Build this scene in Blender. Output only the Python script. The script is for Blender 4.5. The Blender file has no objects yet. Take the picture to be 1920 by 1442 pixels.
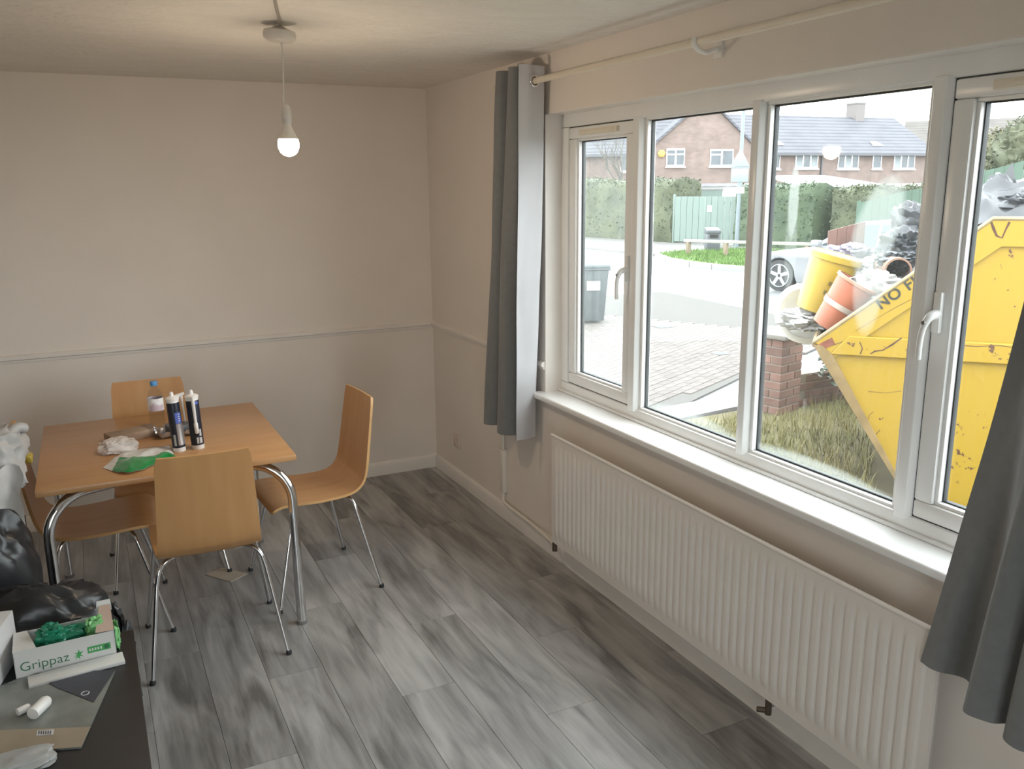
import bpy, bmesh, math, random
from mathutils import Vector, Matrix, noise
random.seed(7)
SC = bpy.context.scene
COL = SC.collection
PI = math.pi
R = math.radians

# ---------------------------------------------------------------- camera
F_PX = 1602.0
CAM = Vector((-1.9262, -5.0100, 1.7830))
_y, _p, _r = R(-26.3404), R(-13.0845), R(-0.6025)
FW = Vector((math.sin(-_y) * math.cos(_p), math.cos(_y) * math.cos(_p), math.sin(_p)))
_rt = FW.cross(Vector((0, 0, 1))).normalized()
_up = _rt.cross(FW)
RT = _rt * math.cos(_r) + _up * math.sin(_r)
UP = -_rt * math.sin(_r) + _up * math.cos(_r)
cam_data = bpy.data.cameras.new('camera')
cam_data.sensor_width = 36.0
cam_data.lens = F_PX * 36.0 / 1920.0
cam_data.clip_start = 0.02
cam_data.clip_end = 400
cam = bpy.data.objects.new('camera', cam_data)
COL.objects.link(cam)
cam.matrix_world = Matrix(((RT.x, UP.x, -FW.x, CAM.x), (RT.y, UP.y, -FW.y, CAM.y), (RT.z, UP.z, -FW.z, CAM.z), (0, 0, 0, 1)))
SC.camera = cam

# ---------------------------------------------------------------- sky and exposure
world = bpy.data.worlds.new('overcast_sky')
SC.world = world
world.use_nodes = True
_n = world.node_tree.nodes
_bg = _n['Background']
_bg.inputs[0].default_value = (0.93, 0.965, 1.0, 1)
_bg.inputs[1].default_value = 3.2
portal_data = bpy.data.lights.new('window_portal', 'AREA')
portal_data.shape = 'RECTANGLE'
portal_data.cycles.is_portal = True
portal = bpy.data.objects.new('window_portal', portal_data)
COL.objects.link(portal)
portal.location = (0.20, -2.775, 1.456)
portal.rotation_euler = (0, R(90), 0)          # -Z looks into the room (-X)
portal_data.size, portal_data.size_y = 1.26, 2.55
rear_data = bpy.data.lights.new('added_door_portal', 'AREA')  # samples skylight through the added rear doors
rear_data.shape = 'RECTANGLE'
rear_data.size, rear_data.size_y = 1.5, 1.98
rear_data.cycles.is_portal = True
rear_portal = bpy.data.objects.new('added_door_portal', rear_data)
COL.objects.link(rear_portal)
rear_portal.location = (-2.65, -6.72, 1.06)
rear_portal.rotation_euler = (R(90), 0, 0)      # -Z looks into the room (+Y)
SC.view_settings.view_transform = 'Standard'
SC.view_settings.look = 'None'
SC.view_settings.gamma = 1
SC.view_settings.exposure = 1.46
SC.view_settings.use_curve_mapping = False
SC.cycles.max_bounces = 10
SC.cycles.diffuse_bounces = 6
SC.cycles.transparent_max_bounces = 16
SC.cycles.caustics_reflective = False
SC.cycles.caustics_refractive = False
SC.cycles.sample_clamp_indirect = 8

# ---------------------------------------------------------------- pixel to place helpers
def ray(u, v):
    return RT * ((u - 960) / F_PX) - UP * ((v - 721) / F_PX) + FW
def at(u, v, d):
    return CAM + ray(u, v) * d
def ground(u, v, z):
    d = ray(u, v)
    return CAM + d * ((z - CAM.z) / d.z)
def facade(u, v, o, dx):
    """local x along the facade line through o with direction dx, and world z, of a pixel"""
    d = ray(u, v)
    n = Vector((dx.y, -dx.x, 0))
    t = n.dot(o - CAM) / n.dot(d)
    p = CAM + d * t
    return (p - o).dot(dx), p.z

# ---------------------------------------------------------------- materials
MATS = {}
def mat(name, col, rough=0.6, metal=0.0, var=0.06, scale=8.0, bump=0.0, bscale=60.0, spec=0.5, stretch=None, emit=None, trans=0.0, col2=None, coat=0.0, sheen=0.0, obj_random=0.0, detail=4.0, contrast=None):
    if name in MATS:
        return MATS[name]
    m = bpy.data.materials.new(name)
    m.use_nodes = True
    nt = m.node_tree
    b = nt.nodes['Principled BSDF']
    b.inputs['Roughness'].default_value = rough
    b.inputs['Metallic'].default_value = metal
    b.inputs['Specular IOR Level'].default_value = spec
    b.inputs['Coat Weight'].default_value = coat
    b.inputs['Sheen Weight'].default_value = sheen
    b.inputs['Transmission Weight'].default_value = trans
    tc = nt.nodes.new('ShaderNodeTexCoord')
    mp = nt.nodes.new('ShaderNodeMapping')
    nt.links.new(tc.outputs['Object'], mp.inputs[0])
    if stretch:
        mp.inputs['Scale'].default_value = stretch
    nz = nt.nodes.new('ShaderNodeTexNoise')
    nz.inputs['Scale'].default_value = scale
    nz.inputs['Detail'].default_value = detail
    nt.links.new(mp.outputs[0], nz.inputs['Vector'])
    ramp = nt.nodes.new('ShaderNodeValToRGB')
    lo, hi = contrast or (0.3, 0.7)
    ramp.color_ramp.elements[0].position = lo
    ramp.color_ramp.elements[1].position = hi
    c2 = col2 if col2 else tuple(min(1, c * (1 + var)) for c in col)
    c1 = col if col2 else tuple(c * (1 - var) for c in col)
    ramp.color_ramp.elements[0].color = (*c1, 1)
    ramp.color_ramp.elements[1].color = (*c2, 1)
    nt.links.new(nz.outputs['Fac'], ramp.inputs[0])
    out = ramp.outputs[0]
    if obj_random:
        oi = nt.nodes.new('ShaderNodeObjectInfo')
        mr = nt.nodes.new('ShaderNodeMapRange')
        mr.inputs['To Min'].default_value = 1 - obj_random
        mr.inputs['To Max'].default_value = 1 + obj_random
        nt.links.new(oi.outputs['Random'], mr.inputs['Value'])
        mx = nt.nodes.new('ShaderNodeVectorMath')
        mx.operation = 'SCALE'
        nt.links.new(out, mx.inputs[0])
        nt.links.new(mr.outputs[0], mx.inputs['Scale'])
        out = mx.outputs[0]
    nt.links.new(out, b.inputs['Base Color'])
    if emit:
        b.inputs['Emission Color'].default_value = (*emit[0], 1)
        b.inputs['Emission Strength'].default_value = emit[1]
    if bump:
        n2 = nt.nodes.new('ShaderNodeTexNoise')
        n2.inputs['Scale'].default_value = bscale
        n2.inputs['Detail'].default_value = 3
        nt.links.new(mp.outputs[0], n2.inputs['Vector'])
        bp = nt.nodes.new('ShaderNodeBump')
        bp.inputs['Strength'].default_value = bump
        bp.inputs['Distance'].default_value = 0.01
        nt.links.new(n2.outputs['Fac'], bp.inputs['Height'])
        nt.links.new(bp.outputs[0], b.inputs['Normal'])
    MATS[name] = m
    return m

def glass_mat(name, haze=0.03, smear=None):
    """window pane: straight-through light, mirror at grazing angles, plus a milky film: misting, and a veil standing in for the overexposed view"""
    m = bpy.data.materials.new(name)
    m.use_nodes = True
    nt = m.node_tree
    nt.nodes.remove(nt.nodes['Principled BSDF'])
    out = nt.nodes['Material Output']
    tr = nt.nodes.new('ShaderNodeBsdfTransparent')
    tr.inputs[0].default_value = (0.96, 0.985, 0.975, 1)
    gl = nt.nodes.new('ShaderNodeBsdfGlossy')
    gl.inputs['Roughness'].default_value = 0.02
    lw_ = nt.nodes.new('ShaderNodeLayerWeight')
    lw_.inputs[0].default_value = 0.5
    pw_ = nt.nodes.new('ShaderNodeMath'); pw_.operation = 'POWER'; pw_.inputs[1].default_value = 5.0
    nt.links.new(lw_.outputs['Facing'], pw_.inputs[0])
    fr = nt.nodes.new('ShaderNodeMath'); fr.operation = 'MULTIPLY_ADD'; fr.inputs[1].default_value = 0.9; fr.inputs[2].default_value = 0.035
    nt.links.new(pw_.outputs[0], fr.inputs[0])
    mx = nt.nodes.new('ShaderNodeMixShader')
    nt.links.new(fr.outputs[0], mx.inputs[0])
    nt.links.new(tr.outputs[0], mx.inputs[1])
    nt.links.new(gl.outputs[0], mx.inputs[2])
    film = nt.nodes.new('ShaderNodeBsdfTranslucent')
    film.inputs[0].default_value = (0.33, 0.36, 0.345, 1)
    tc = nt.nodes.new('ShaderNodeTexCoord')
    mp = nt.nodes.new('ShaderNodeMapping')
    mp.inputs['Scale'].default_value = (1, 14, 1.6)
    nt.links.new(tc.outputs['Object'], mp.inputs[0])
    nz = nt.nodes.new('ShaderNodeTexNoise')
    nz.inputs['Scale'].default_value = 4
    nz.inputs['Detail'].default_value = 5
    nt.links.new(mp.outputs[0], nz.inputs['Vector'])
    mr = nt.nodes.new('ShaderNodeMapRange')
    mr.inputs['From Min'].default_value = 0.35
    mr.inputs['From Max'].default_value = 0.75
    mr.inputs['To Min'].default_value = haze  # base film also stands in for the washed-out glare of the view
    mr.inputs['To Max'].default_value = haze * 2.2
    nt.links.new(nz.outputs['Fac'], mr.inputs['Value'])
    fac = mr.outputs[0]
    sep = nt.nodes.new('ShaderNodeSeparateXYZ')
    nt.links.new(tc.outputs['Object'], sep.inputs[0])
    def math_node(op, a, b=None, clamp=False):
        n = nt.nodes.new('ShaderNodeMath')
        n.operation = op
        n.use_clamp = clamp
        for i, s in enumerate((a, b)):
            if s is None:
                continue
            if isinstance(s, (int, float)):
                n.inputs[i].default_value = s
            else:
                nt.links.new(s, n.inputs[i])
        return n.outputs[0]
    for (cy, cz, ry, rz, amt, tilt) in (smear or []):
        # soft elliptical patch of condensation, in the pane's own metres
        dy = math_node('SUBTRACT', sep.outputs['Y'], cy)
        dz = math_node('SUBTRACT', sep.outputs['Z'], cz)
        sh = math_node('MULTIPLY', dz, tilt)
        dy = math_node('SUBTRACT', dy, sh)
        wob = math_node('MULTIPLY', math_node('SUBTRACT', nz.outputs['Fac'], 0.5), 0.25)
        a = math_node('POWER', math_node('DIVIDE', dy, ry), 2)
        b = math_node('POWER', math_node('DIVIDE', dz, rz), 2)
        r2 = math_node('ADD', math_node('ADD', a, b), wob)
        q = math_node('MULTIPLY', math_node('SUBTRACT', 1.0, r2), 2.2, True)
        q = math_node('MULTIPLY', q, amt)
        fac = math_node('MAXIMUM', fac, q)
    m2 = nt.nodes.new('ShaderNodeMixShader')
    nt.links.new(fac, m2.inputs[0])
    nt.links.new(mx.outputs[0], m2.inputs[1])
    nt.links.new(film.outputs[0], m2.inputs[2])
    nt.links.new(m2.outputs[0], out.inputs['Surface'])
    return m

# ---------------------------------------------------------------- mesh builder
class MB:
    def __init__(self):
        self.v, self.f = [], []
        self.m = Matrix.Identity(4)
    def add(self, vs, fs):
        o = len(self.v)
        self.v += [tuple(self.m @ Vector(p)) for p in vs]
        self.f += [tuple(i + o for i in f) for f in fs]
        return self
    def box(self, x0, x1, y0, y1, z0, z1):
        vs = [(x, y, z) for z in (z0, z1) for y in (y0, y1) for x in (x0, x1)]
        return self.add(vs, [(0, 2, 3, 1), (4, 5, 7, 6), (0, 1, 5, 4), (2, 6, 7, 3), (0, 4, 6, 2), (1, 3, 7, 5)])
    def prism(self, pts, ext):
        n = len(pts)
        e = Vector(ext)
        vs = [tuple(p) for p in pts] + [tuple(Vector(p) + e) for p in pts]
        fs = [tuple(range(n))[::-1], tuple(range(n, 2 * n))]
        fs += [(i, (i + 1) % n, n + (i + 1) % n, n + i) for i in range(n)]
        return self.add(vs, fs)
    def tube(self, pts, r, seg=10, caps=True, closed=False):
        pts = [Vector(p) for p in pts]
        n = len(pts)
        rs = r if isinstance(r, (list, tuple)) else [r] * n
        tang = []
        for i in range(n):
            if closed:
                t = pts[(i + 1) % n] - pts[i - 1]
            else:
                t = pts[min(i + 1, n - 1)] - pts[max(i - 1, 0)]
            tang.append(t.normalized())
        a = Vector((0, 0, 1)) if abs(tang[0].z) < 0.9 else Vector((1, 0, 0))
        nn = (a - tang[0] * a.dot(tang[0])).normalized()
        vs = []
        for i in range(n):
            nn = (nn - tang[i] * nn.dot(tang[i])).normalized()
            bb = tang[i].cross(nn)
            for k in range(seg):
                an = 2 * PI * k / seg
                vs.append(pts[i] + (nn * math.cos(an) + bb * math.sin(an)) * rs[i])
        fs = []
        for i in range(n if closed else n - 1):
            j = (i + 1) % n
            for k in range(seg):
                k2 = (k + 1) % seg
                fs.append((i * seg + k, i * seg + k2, j * seg + k2, j * seg + k))
        if caps and not closed:
            fs.append(tuple(range(seg))[::-1])
            fs.append(tuple((n - 1) * seg + k for k in range(seg)))
        return self.add(vs, fs)
    def lathe(self, prof, seg=24, c=(0, 0, 0), caps=True):
        vs, fs = [], []
        for (r, z) in prof:
            for k in range(seg):
                an = 2 * PI * k / seg
                vs.append((c[0] + r * math.cos(an), c[1] + r * math.sin(an), c[2] + z))
        n = len(prof)
        for i in range(n - 1):
            for k in range(seg):
                k2 = (k + 1) % seg
                fs.append((i * seg + k, i * seg + k2, (i + 1) * seg + k2, (i + 1) * seg + k))
        if caps:
            fs.append(tuple(range(seg))[::-1])
            fs.append(tuple((n - 1) * seg + k for k in range(seg)))
        return self.add(vs, fs)
    def grid(self, fn, nu, nv):
        vs = [fn(i / nu, j / nv) for j in range(nv + 1) for i in range(nu + 1)]
        fs = []
        for j in range(nv):
            for i in range(nu):
                a = j * (nu + 1) + i
                fs.append((a, a + 1, a + nu + 2, a + nu + 1))
        return self.add(vs, fs)
    def build(self, name, material, parent=None, bevel=0.0, smooth=False, angle=35, seg=2, recalc=True, loc=None):
        me = bpy.data.meshes.new(name)
        vs = self.v
        if loc is not None:
            L = Vector(loc)
            vs = [tuple(Vector(p) - L) for p in vs]
        me.from_pydata(vs, [], self.f)
        bm = bmesh.new()
        bm.from_mesh(me)
        if recalc:
            bmesh.ops.recalc_face_normals(bm, faces=bm.faces)
        if bevel:
            bm.normal_update()
            ed = [e for e in bm.edges if len(e.link_faces) == 2 and e.calc_face_angle(0) > R(28)]
            bmesh.ops.bevel(bm, geom=ed, offset=bevel, segments=seg, affect='EDGES', profile=0.5, clamp_overlap=True)
        bm.to_mesh(me)
        bm.free()
        if smooth or bevel:
            me.polygons.foreach_set('use_smooth', [True] * len(me.polygons))
            me.set_sharp_from_angle(angle=R(angle))
        me.materials.append(material)
        o = bpy.data.objects.new(name, me)
        COL.objects.link(o)
        if loc is not None:
            o.location = loc
        if parent:
            o.parent = parent
        return o

def tag(o, label=None, cat=None, group=None, kind=None):
    if label: o['label'] = label
    if cat: o['category'] = cat
    if group: o['group'] = group
    if kind: o['kind'] = kind
    return o
def thing(name, label, cat, loc=(0, 0, 0), rz=0.0, group=None, kind=None):
    o = bpy.data.objects.new(name, None)
    o.empty_display_size = 0.1
    COL.objects.link(o)
    o.location = loc
    o.rotation_euler = (0, 0, rz)
    return tag(o, label, cat, group, kind)
def copy_tree(o, parent=None):
    c = o.copy()
    COL.objects.link(c)
    c.parent = parent
    for ch in list(o.children):
        copy_tree(ch, c)
    return c
def smooth_path(pts, n=8):
    """Catmull-Rom through the points"""
    P = [Vector(p) for p in pts]
    P = [P[0] * 2 - P[1]] + P + [P[-1] * 2 - P[-2]]
    out = []
    for i in range(1, len(P) - 2):
        a, b, c, d = P[i - 1:i + 3]
        for k in range(n):
            t = k / n
            out.append(0.5 * ((2 * b) + (c - a) * t + (2 * a - 5 * b + 4 * c - d) * t * t + (3 * b - a - 3 * c + d) * t ** 3))
    out.append(P[-2])
    return out
def text_mesh(s, size, name, material, parent, mtx, depth=0.0006, align='LEFT', spacing=1.0, offset=0.0):
    cu = bpy.data.curves.new('lettering', 'FONT')
    cu.body = s
    cu.size = size
    cu.align_x = align
    cu.extrude = depth
    cu.space_character = spacing
    cu.offset = offset
    tmp = bpy.data.objects.new('lettering', cu)
    COL.objects.link(tmp)
    bpy.context.view_layer.update()
    me = bpy.data.meshes.new_from_object(tmp.evaluated_get(bpy.context.evaluated_depsgraph_get()))
    bpy.data.objects.remove(tmp)
    me.name = name
    me.materials.clear()
    me.materials.append(material)
    me.transform(mtx)
    o = bpy.data.objects.new(name, me)
    COL.objects.link(o)
    o.parent = parent
    return o
def crumple(name, material, parent, c, rad, seed, amp=0.18, freq=2.5, flat=None, top_pinch=0.0, nu=40, nv=28, ridge=0.5, power=0.75):
    """a soft bag: rounded box-ellipsoid with ridged folds, sitting flat on z = flat"""
    cx, cy, cz = c
    rx, ry, rz = rad
    vs, fs = [], []
    off = Vector((seed * 3.7, seed * 1.9, seed * 5.3))
    for j in range(nv + 1):
        th = PI * j / nv
        for i in range(nu):
            ph = 2 * PI * i / nu
            d = Vector((math.sin(th) * math.cos(ph), math.sin(th) * math.sin(ph), math.cos(th)))
            q = d.copy()
            g = lambda t: math.copysign(abs(t) ** power, t)
            q = Vector((g(d.x), g(d.y), g(d.z)))
            n1 = noise.noise(d * freq + off)
            n2 = 1 - abs(noise.noise(d * freq * 2.2 + off * 1.3)) * 2
            n3 = 1 - abs(noise.noise(d * freq * 4.5 + off * 0.7)) * 2
            k = 1 + amp * (n1 + ridge * (n2 - 0.5) + ridge * 0.5 * (n3 - 0.5))
            if top_pinch and d.z > 0:
                k2 = 1 - top_pinch * d.z ** 3
            else:
                k2 = 1
            p = Vector((cx + q.x * rx * k * k2, cy + q.y * ry * k * k2, cz + q.z * rz * k))
            if flat is not None and p.z < flat:
                p.z = flat + 0.001 * (p.z - flat)
            vs.append(p)
    for j in range(nv):
        for i in range(nu):
            i2 = (i + 1) % nu
            fs.append((j * nu + i, j * nu + i2, (j + 1) * nu + i2, (j + 1) * nu + i))
    return MB().add(vs, fs).build(name, material, parent, smooth=True, angle=50)

# ================================================================ THE ROOM
H = 2.35
XL, YB = -3.9, -6.6
HEAD, SILL = 2.0994, 0.812
YL, YR = -1.4804, -4.07
XF, XG = 0.0857, 0.1207
WX = 0.165
wall_m = mat('wall_paint', (0.80, 0.735, 0.675), 0.75, var=0.02, scale=3, bump=0.05, bscale=120)
ceil_m = mat('ceiling_paint', (0.80, 0.76, 0.71), 0.85, var=0.03, scale=6, bump=0.9, bscale=26, stretch=(1, 2.2, 1))
trim_m = mat('trim_paint', (0.80, 0.755, 0.71), 0.45, var=0.02)
upvc = mat('white_upvc', (0.86, 0.86, 0.85), 0.28, var=0.015)
sill_m = mat('sill_gloss', (0.90, 0.90, 0.895), 0.25, var=0.01)
gasket_m = mat('rubber_gasket', (0.03, 0.033, 0.036), 0.6)
chrome = mat('chrome', (0.80, 0.80, 0.81), 0.12, 1.0, var=0.02)
chrome_m = mat('satin_chrome_tube', (0.72, 0.72, 0.73), 0.2, 1.0, var=0.03)

def struct(mb, name, material, parent=None, **k):
    o = mb.build(name, material, parent, **k)
    if not parent:
        o['kind'] = 'structure'
    return o

struct(MB().box(XL - 0.2, WX, 0, 0.2, -0.3, H + 0.2), 'wall_back', wall_m)
m = MB()
m.box(0, WX, YB, 0, -0.3, SILL - 0.028).box(0, WX, YB, 0, HEAD, H + 0.2)
m.box(0, WX, YL, 0, SILL - 0.028, HEAD).box(0, WX, YB, YR, SILL - 0.028, HEAD)
struct(m, 'wall_window', wall_m, recalc=False)
struct(MB().box(XL - 0.2, XL, YB, 0, -0.3, H + 0.2), 'wall_left', wall_m)
# unseen rear wall; its glazed doors are added to light the room from behind
DX0, DX1, DZ1 = -3.40, -1.90, 2.05
m = MB().box(XL - 0.2, DX0, YB - 0.2, YB, -0.3, H + 0.2).box(DX1, 0.28, YB - 0.2, YB, -0.3, H + 0.2).box(DX0, DX1, YB - 0.2, YB, DZ1, H + 0.2).box(DX0, DX1, YB - 0.2, YB, -0.3, 0.05)
struct(m, 'wall_rear', wall_m, recalc=False)
struct(MB().box(XL, 0, YB, 0, H, H + 0.1), 'ceiling', ceil_m)
# plaster lining of the window reveal (head and both cheeks)
m = MB().box(-0.001, XF, YR, YL, HEAD - 0.006, HEAD).box(-0.001, XF, YL - 0.006, YL, SILL, HEAD).box(-0.001, XF, YR, YR + 0.006, SILL, HEAD)
struct(m, 'trim_1', trim_m)

# floor: base and separate laminate planks running along the room
def plank_material():
    m = bpy.data.materials.new('grey_oak_laminate')
    m.use_nodes = True
    nt = m.node_tree
    b = nt.nodes['Principled BSDF']
    b.inputs['Roughness'].default_value = 0.33
    tc = nt.nodes.new('ShaderNodeTexCoord')
    oi = nt.nodes.new('ShaderNodeObjectInfo')
    off = nt.nodes.new('ShaderNodeVectorMath'); off.operation = 'SCALE'
    cmb = nt.nodes.new('ShaderNodeCombineXYZ')
    for i in range(3):
        nt.links.new(oi.outputs['Random'], cmb.inputs[i])
    off.inputs['Scale'].default_value = 37.0
    nt.links.new(cmb.outputs[0], off.inputs[0])
    addv = nt.nodes.new('ShaderNodeVectorMath'); addv.operation = 'ADD'
    nt.links.new(tc.outputs['Object'], addv.inputs[0])
    nt.links.new(off.outputs[0], addv.inputs[1])
    def nz(scale, stretch, detail, dist=0.0):
        mp = nt.nodes.new('ShaderNodeMapping')
        mp.inputs['Scale'].default_value = stretch
        nt.links.new(addv.outputs[0], mp.inputs[0])
        n = nt.nodes.new('ShaderNodeTexNoise')
        n.inputs['Scale'].default_value = scale
        n.inputs['Detail'].default_value = detail
        n.inputs['Distortion'].default_value = dist
        nt.links.new(mp.outputs[0], n.inputs['Vector'])
        return n
    big = nz(2.3, (4.6, 0.8, 1), 4, 0.9)
    fine = nz(7, (7.0, 0.45, 1), 5, 0.5)
    mixf = nt.nodes.new('ShaderNodeMath'); mixf.operation = 'MULTIPLY_ADD'
    mixf.inputs[1].default_value = 0.28
    nt.links.new(fine.outputs['Fac'], mixf.inputs[0])
    half = nt.nodes.new('ShaderNodeMath'); half.operation = 'MULTIPLY'
    half.inputs[1].default_value = 0.80
    nt.links.new(big.outputs['Fac'], half.inputs[0])
    nt.links.new(half.outputs[0], mixf.inputs[2])
    addr = nt.nodes.new('ShaderNodeMath'); addr.operation = 'MULTIPLY_ADD'
    addr.inputs[1].default_value = 0.13
    nt.links.new(oi.outputs['Random'], addr.inputs[0])
    nt.links.new(mixf.outputs[0], addr.inputs[2])
    ramp = nt.nodes.new('ShaderNodeValToRGB')
    e = ramp.color_ramp.elements
    e[0].position, e[0].color = 0.40, (0.150, 0.147, 0.146, 1)
    e[1].position, e[1].color = 0.78, (0.47, 0.465, 0.462, 1)
    k = ramp.color_ramp.elements.new(0.56); k.color = (0.29, 0.286, 0.283, 1)
    nt.links.new(addr.outputs[0], ramp.inputs[0])
    nt.links.new(ramp.outputs[0], b.inputs['Base Color'])
    bp = nt.nodes.new('ShaderNodeBump')
    bp.inputs['Strength'].default_value = 0.12
    bp.inputs['Distance'].default_value = 0.004
    nt.links.new(fine.outputs['Fac'], bp.inputs['Height'])
    nt.links.new(bp.outputs[0], b.inputs['Normal'])
    return m
plank_m = plank_material()
floor = struct(MB().box(XL, 0, YB, 0, -0.2, -0.012), 'floor', mat('floor_underlay', (0.03, 0.03, 0.03), 0.9))
PW, PLEN = 0.2035, 1.285
def plank_mesh(w, l, name):
    o = MB().box(0.0005, w - 0.0005, 0.0005, l - 0.0005, -0.0118, 0).build(name, plank_m, floor, bevel=0.0008, seg=1)
    return o
shared = {}
col_i = 0
x1 = -0.058 + PW
while x1 > XL:
    x0 = x1 - PW
    a, b_ = max(x0, XL), min(x1, 0.0)
    y = 0.0 - ((col_i * 0.37) % 1.0) * PLEN
    segs = [(0.0, y)] if y < -0.03 else []
    while y > YB:
        segs.append((y, max(y - PLEN, YB)))
        y -= PLEN
    for (ya, yb) in segs:
        w, l = round(b_ - a, 4), round(ya - yb, 4)
        if w < 0.01 or l < 0.01:
            continue
        if (w, l) in shared:
            o = bpy.data.objects.new('plank', shared[(w, l)])
            COL.objects.link(o)
            o.parent = floor
        else:
            o = plank_mesh(w, l, 'plank')
            shared[(w, l)] = o.data
        o.location = (a, yb, 0)
    x1 = x0
    col_i += 1

# skirting, dado rail: moulded profiles (distance from wall, height)
SK = [(0, 0), (0.016, 0), (0.016, 0.062), (0.012, 0.074), (0.006, 0.082), (0, 0.085)]
DR = [(0, 0.918), (0.008, 0.920), (0.010, 0.932), (0.020, 0.938), (0.020, 0.950), (0.013, 0.958), (0, 0.961)]
def moulding(name, prof, wall, a, b):
    m = MB()
    if wall == 'back':
        m.prism([(a, -d, z) for d, z in prof], (b - a, 0, 0))
    else:
        m.prism([(-d, a, z) for d, z in prof], (0, b - a, 0))
    return struct(m, name, trim_m, smooth=True, angle=40)
moulding('baseboard_back', SK, 'back', XL, 0)
moulding('baseboard_window', SK, 'win', YB, 0)
moulding('trim_2', DR, 'back', XL, 0)
moulding('trim_3', DR, 'win', YL, 0)

# ---------------------------------------------------------------- window
win = thing('window_1', 'wide white four-light window with two fixed panes between two side casements', None, (0, 0, 0), kind='structure')
X1 = 0.150
ZB, ZT = 0.86, 2.037
m = MB().box(XF, X1, YR, YL, SILL - 0.02, ZB).box(XF, X1, YR, YL, ZT, HEAD)
m.box(XF, X1, YL - 0.062, YL, ZB, ZT).box(XF, X1, YR, YR + 0.062, ZB, ZT)
m.build('outer_frame', upvc, win, bevel=0.006)
for (a, b_) in ((-2.122, -2.062), (-2.797, -2.745), (-3.474, -3.418)):
    m = MB().prism([(XF - 0.012, a + 0.010, ZB - 0.012), (XF - 0.012, b_ - 0.010, ZB - 0.012), (XF + 0.006, b_, ZB - 0.006), (X1, b_, ZB - 0.006), (X1, a, ZB - 0.006), (XF + 0.006, a, ZB - 0.006)], (0, 0, ZT - ZB + 0.018))
    m.build('mullion', upvc, win, bevel=0.003)
def frame4(y0, y1, z0, z1, w, xa, xb, wz=None):
    wz = wz or w
    m = MB().box(xa, xb, y0, y1, z0, z0 + wz).box(xa, xb, y0, y1, z1 - wz, z1)
    m.box(xa, xb, y0, y0 + w, z0 + wz, z1 - wz).box(xa, xb, y1 - w, y1, z0 + wz, z1 - wz)
    return m
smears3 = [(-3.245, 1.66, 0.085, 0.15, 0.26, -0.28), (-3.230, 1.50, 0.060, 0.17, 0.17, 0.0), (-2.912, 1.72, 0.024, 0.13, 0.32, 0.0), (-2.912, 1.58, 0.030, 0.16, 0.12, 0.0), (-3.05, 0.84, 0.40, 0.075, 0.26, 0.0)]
def pane(parent, y0, y1, z0, z1, mm):
    g = MB().box(XG, XG + 0.004, y0, y1, z0, z1).build('pane', mm, parent, recalc=True)
    gk = frame4(y0 - 0.001, y1 + 0.001, z0 - 0.001, z1 + 0.001, 0.006, XG - 0.004, XG + 0.012).build('gasket', gasket_m, parent)
    return g
glassA = glass_mat('pane_glass_streaked', 0.055)
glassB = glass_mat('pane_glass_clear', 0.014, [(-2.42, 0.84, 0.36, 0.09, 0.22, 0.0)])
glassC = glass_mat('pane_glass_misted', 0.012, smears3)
glassD = glass_mat('pane_glass_right', 0.007)
# fixed lights
for (y0, y1, gm) in ((-2.745 + 0.002, -2.122 - 0.002, glassB), (-3.418 + 0.002, -2.797 - 0.002, glassC)):
    bead = frame4(y0, y1, ZB - 0.001, ZT + 0.001, 0.014, XF + 0.012, XG, 0.010)
    bead.build('glazing_bead', upvc, win, bevel=0.003)
    pane(win, y0 + 0.013, y1 - 0.013, ZB + 0.009, ZT - 0.009, gm)
# casements
def casement(y0, y1, gm, hinge_left):
    s = bpy.data.objects.new('casement', None)
    COL.objects.link(s)
    s.parent = win
    frame4(y0 + 0.003, y1 - 0.003, ZB + 0.003, ZT - 0.003, 0.058, XF + 0.004, X1 - 0.01, 0.050).build('sash_frame', upvc, s, bevel=0.007)
    g0, g1, h0, h1 = y0 + 0.061, y1 - 0.061, ZB + 0.053, ZT - 0.053
    frame4(g0, g1, h0, h1, 0.012, XF + 0.014, XG, 0.010).build('glazing_bead', upvc, s, bevel=0.003)
    pane(s, g0 + 0.011, g1 - 0.011, h0 + 0.009, h1 - 0.009, gm)
    # thin dark rebate line round the casement
    frame4(y0, y1, ZB, ZT, 0.003, XF + 0.010, XF + 0.02).build('rebate_seal', gasket_m, s)
    yc = (y0 + y1) / 2
    v = MB().box(XF - 0.012, XF + 0.006, yc - 0.15, yc + 0.15, ZT - 0.040, ZT - 0.018)
    v.box(XF - 0.016, XF - 0.010, yc - 0.13, yc + 0.10, ZT - 0.034, ZT - 0.024)
    v.build('trickle_vent', mat('cream_vent_plastic', (0.76, 0.70, 0.58), 0.5), s, bevel=0.002)
    return s
sashL = casement(-2.062, YL - 0.062, glassA, True)
sashR = casement(YR + 0.062, -3.474, glassD, False)
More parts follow.
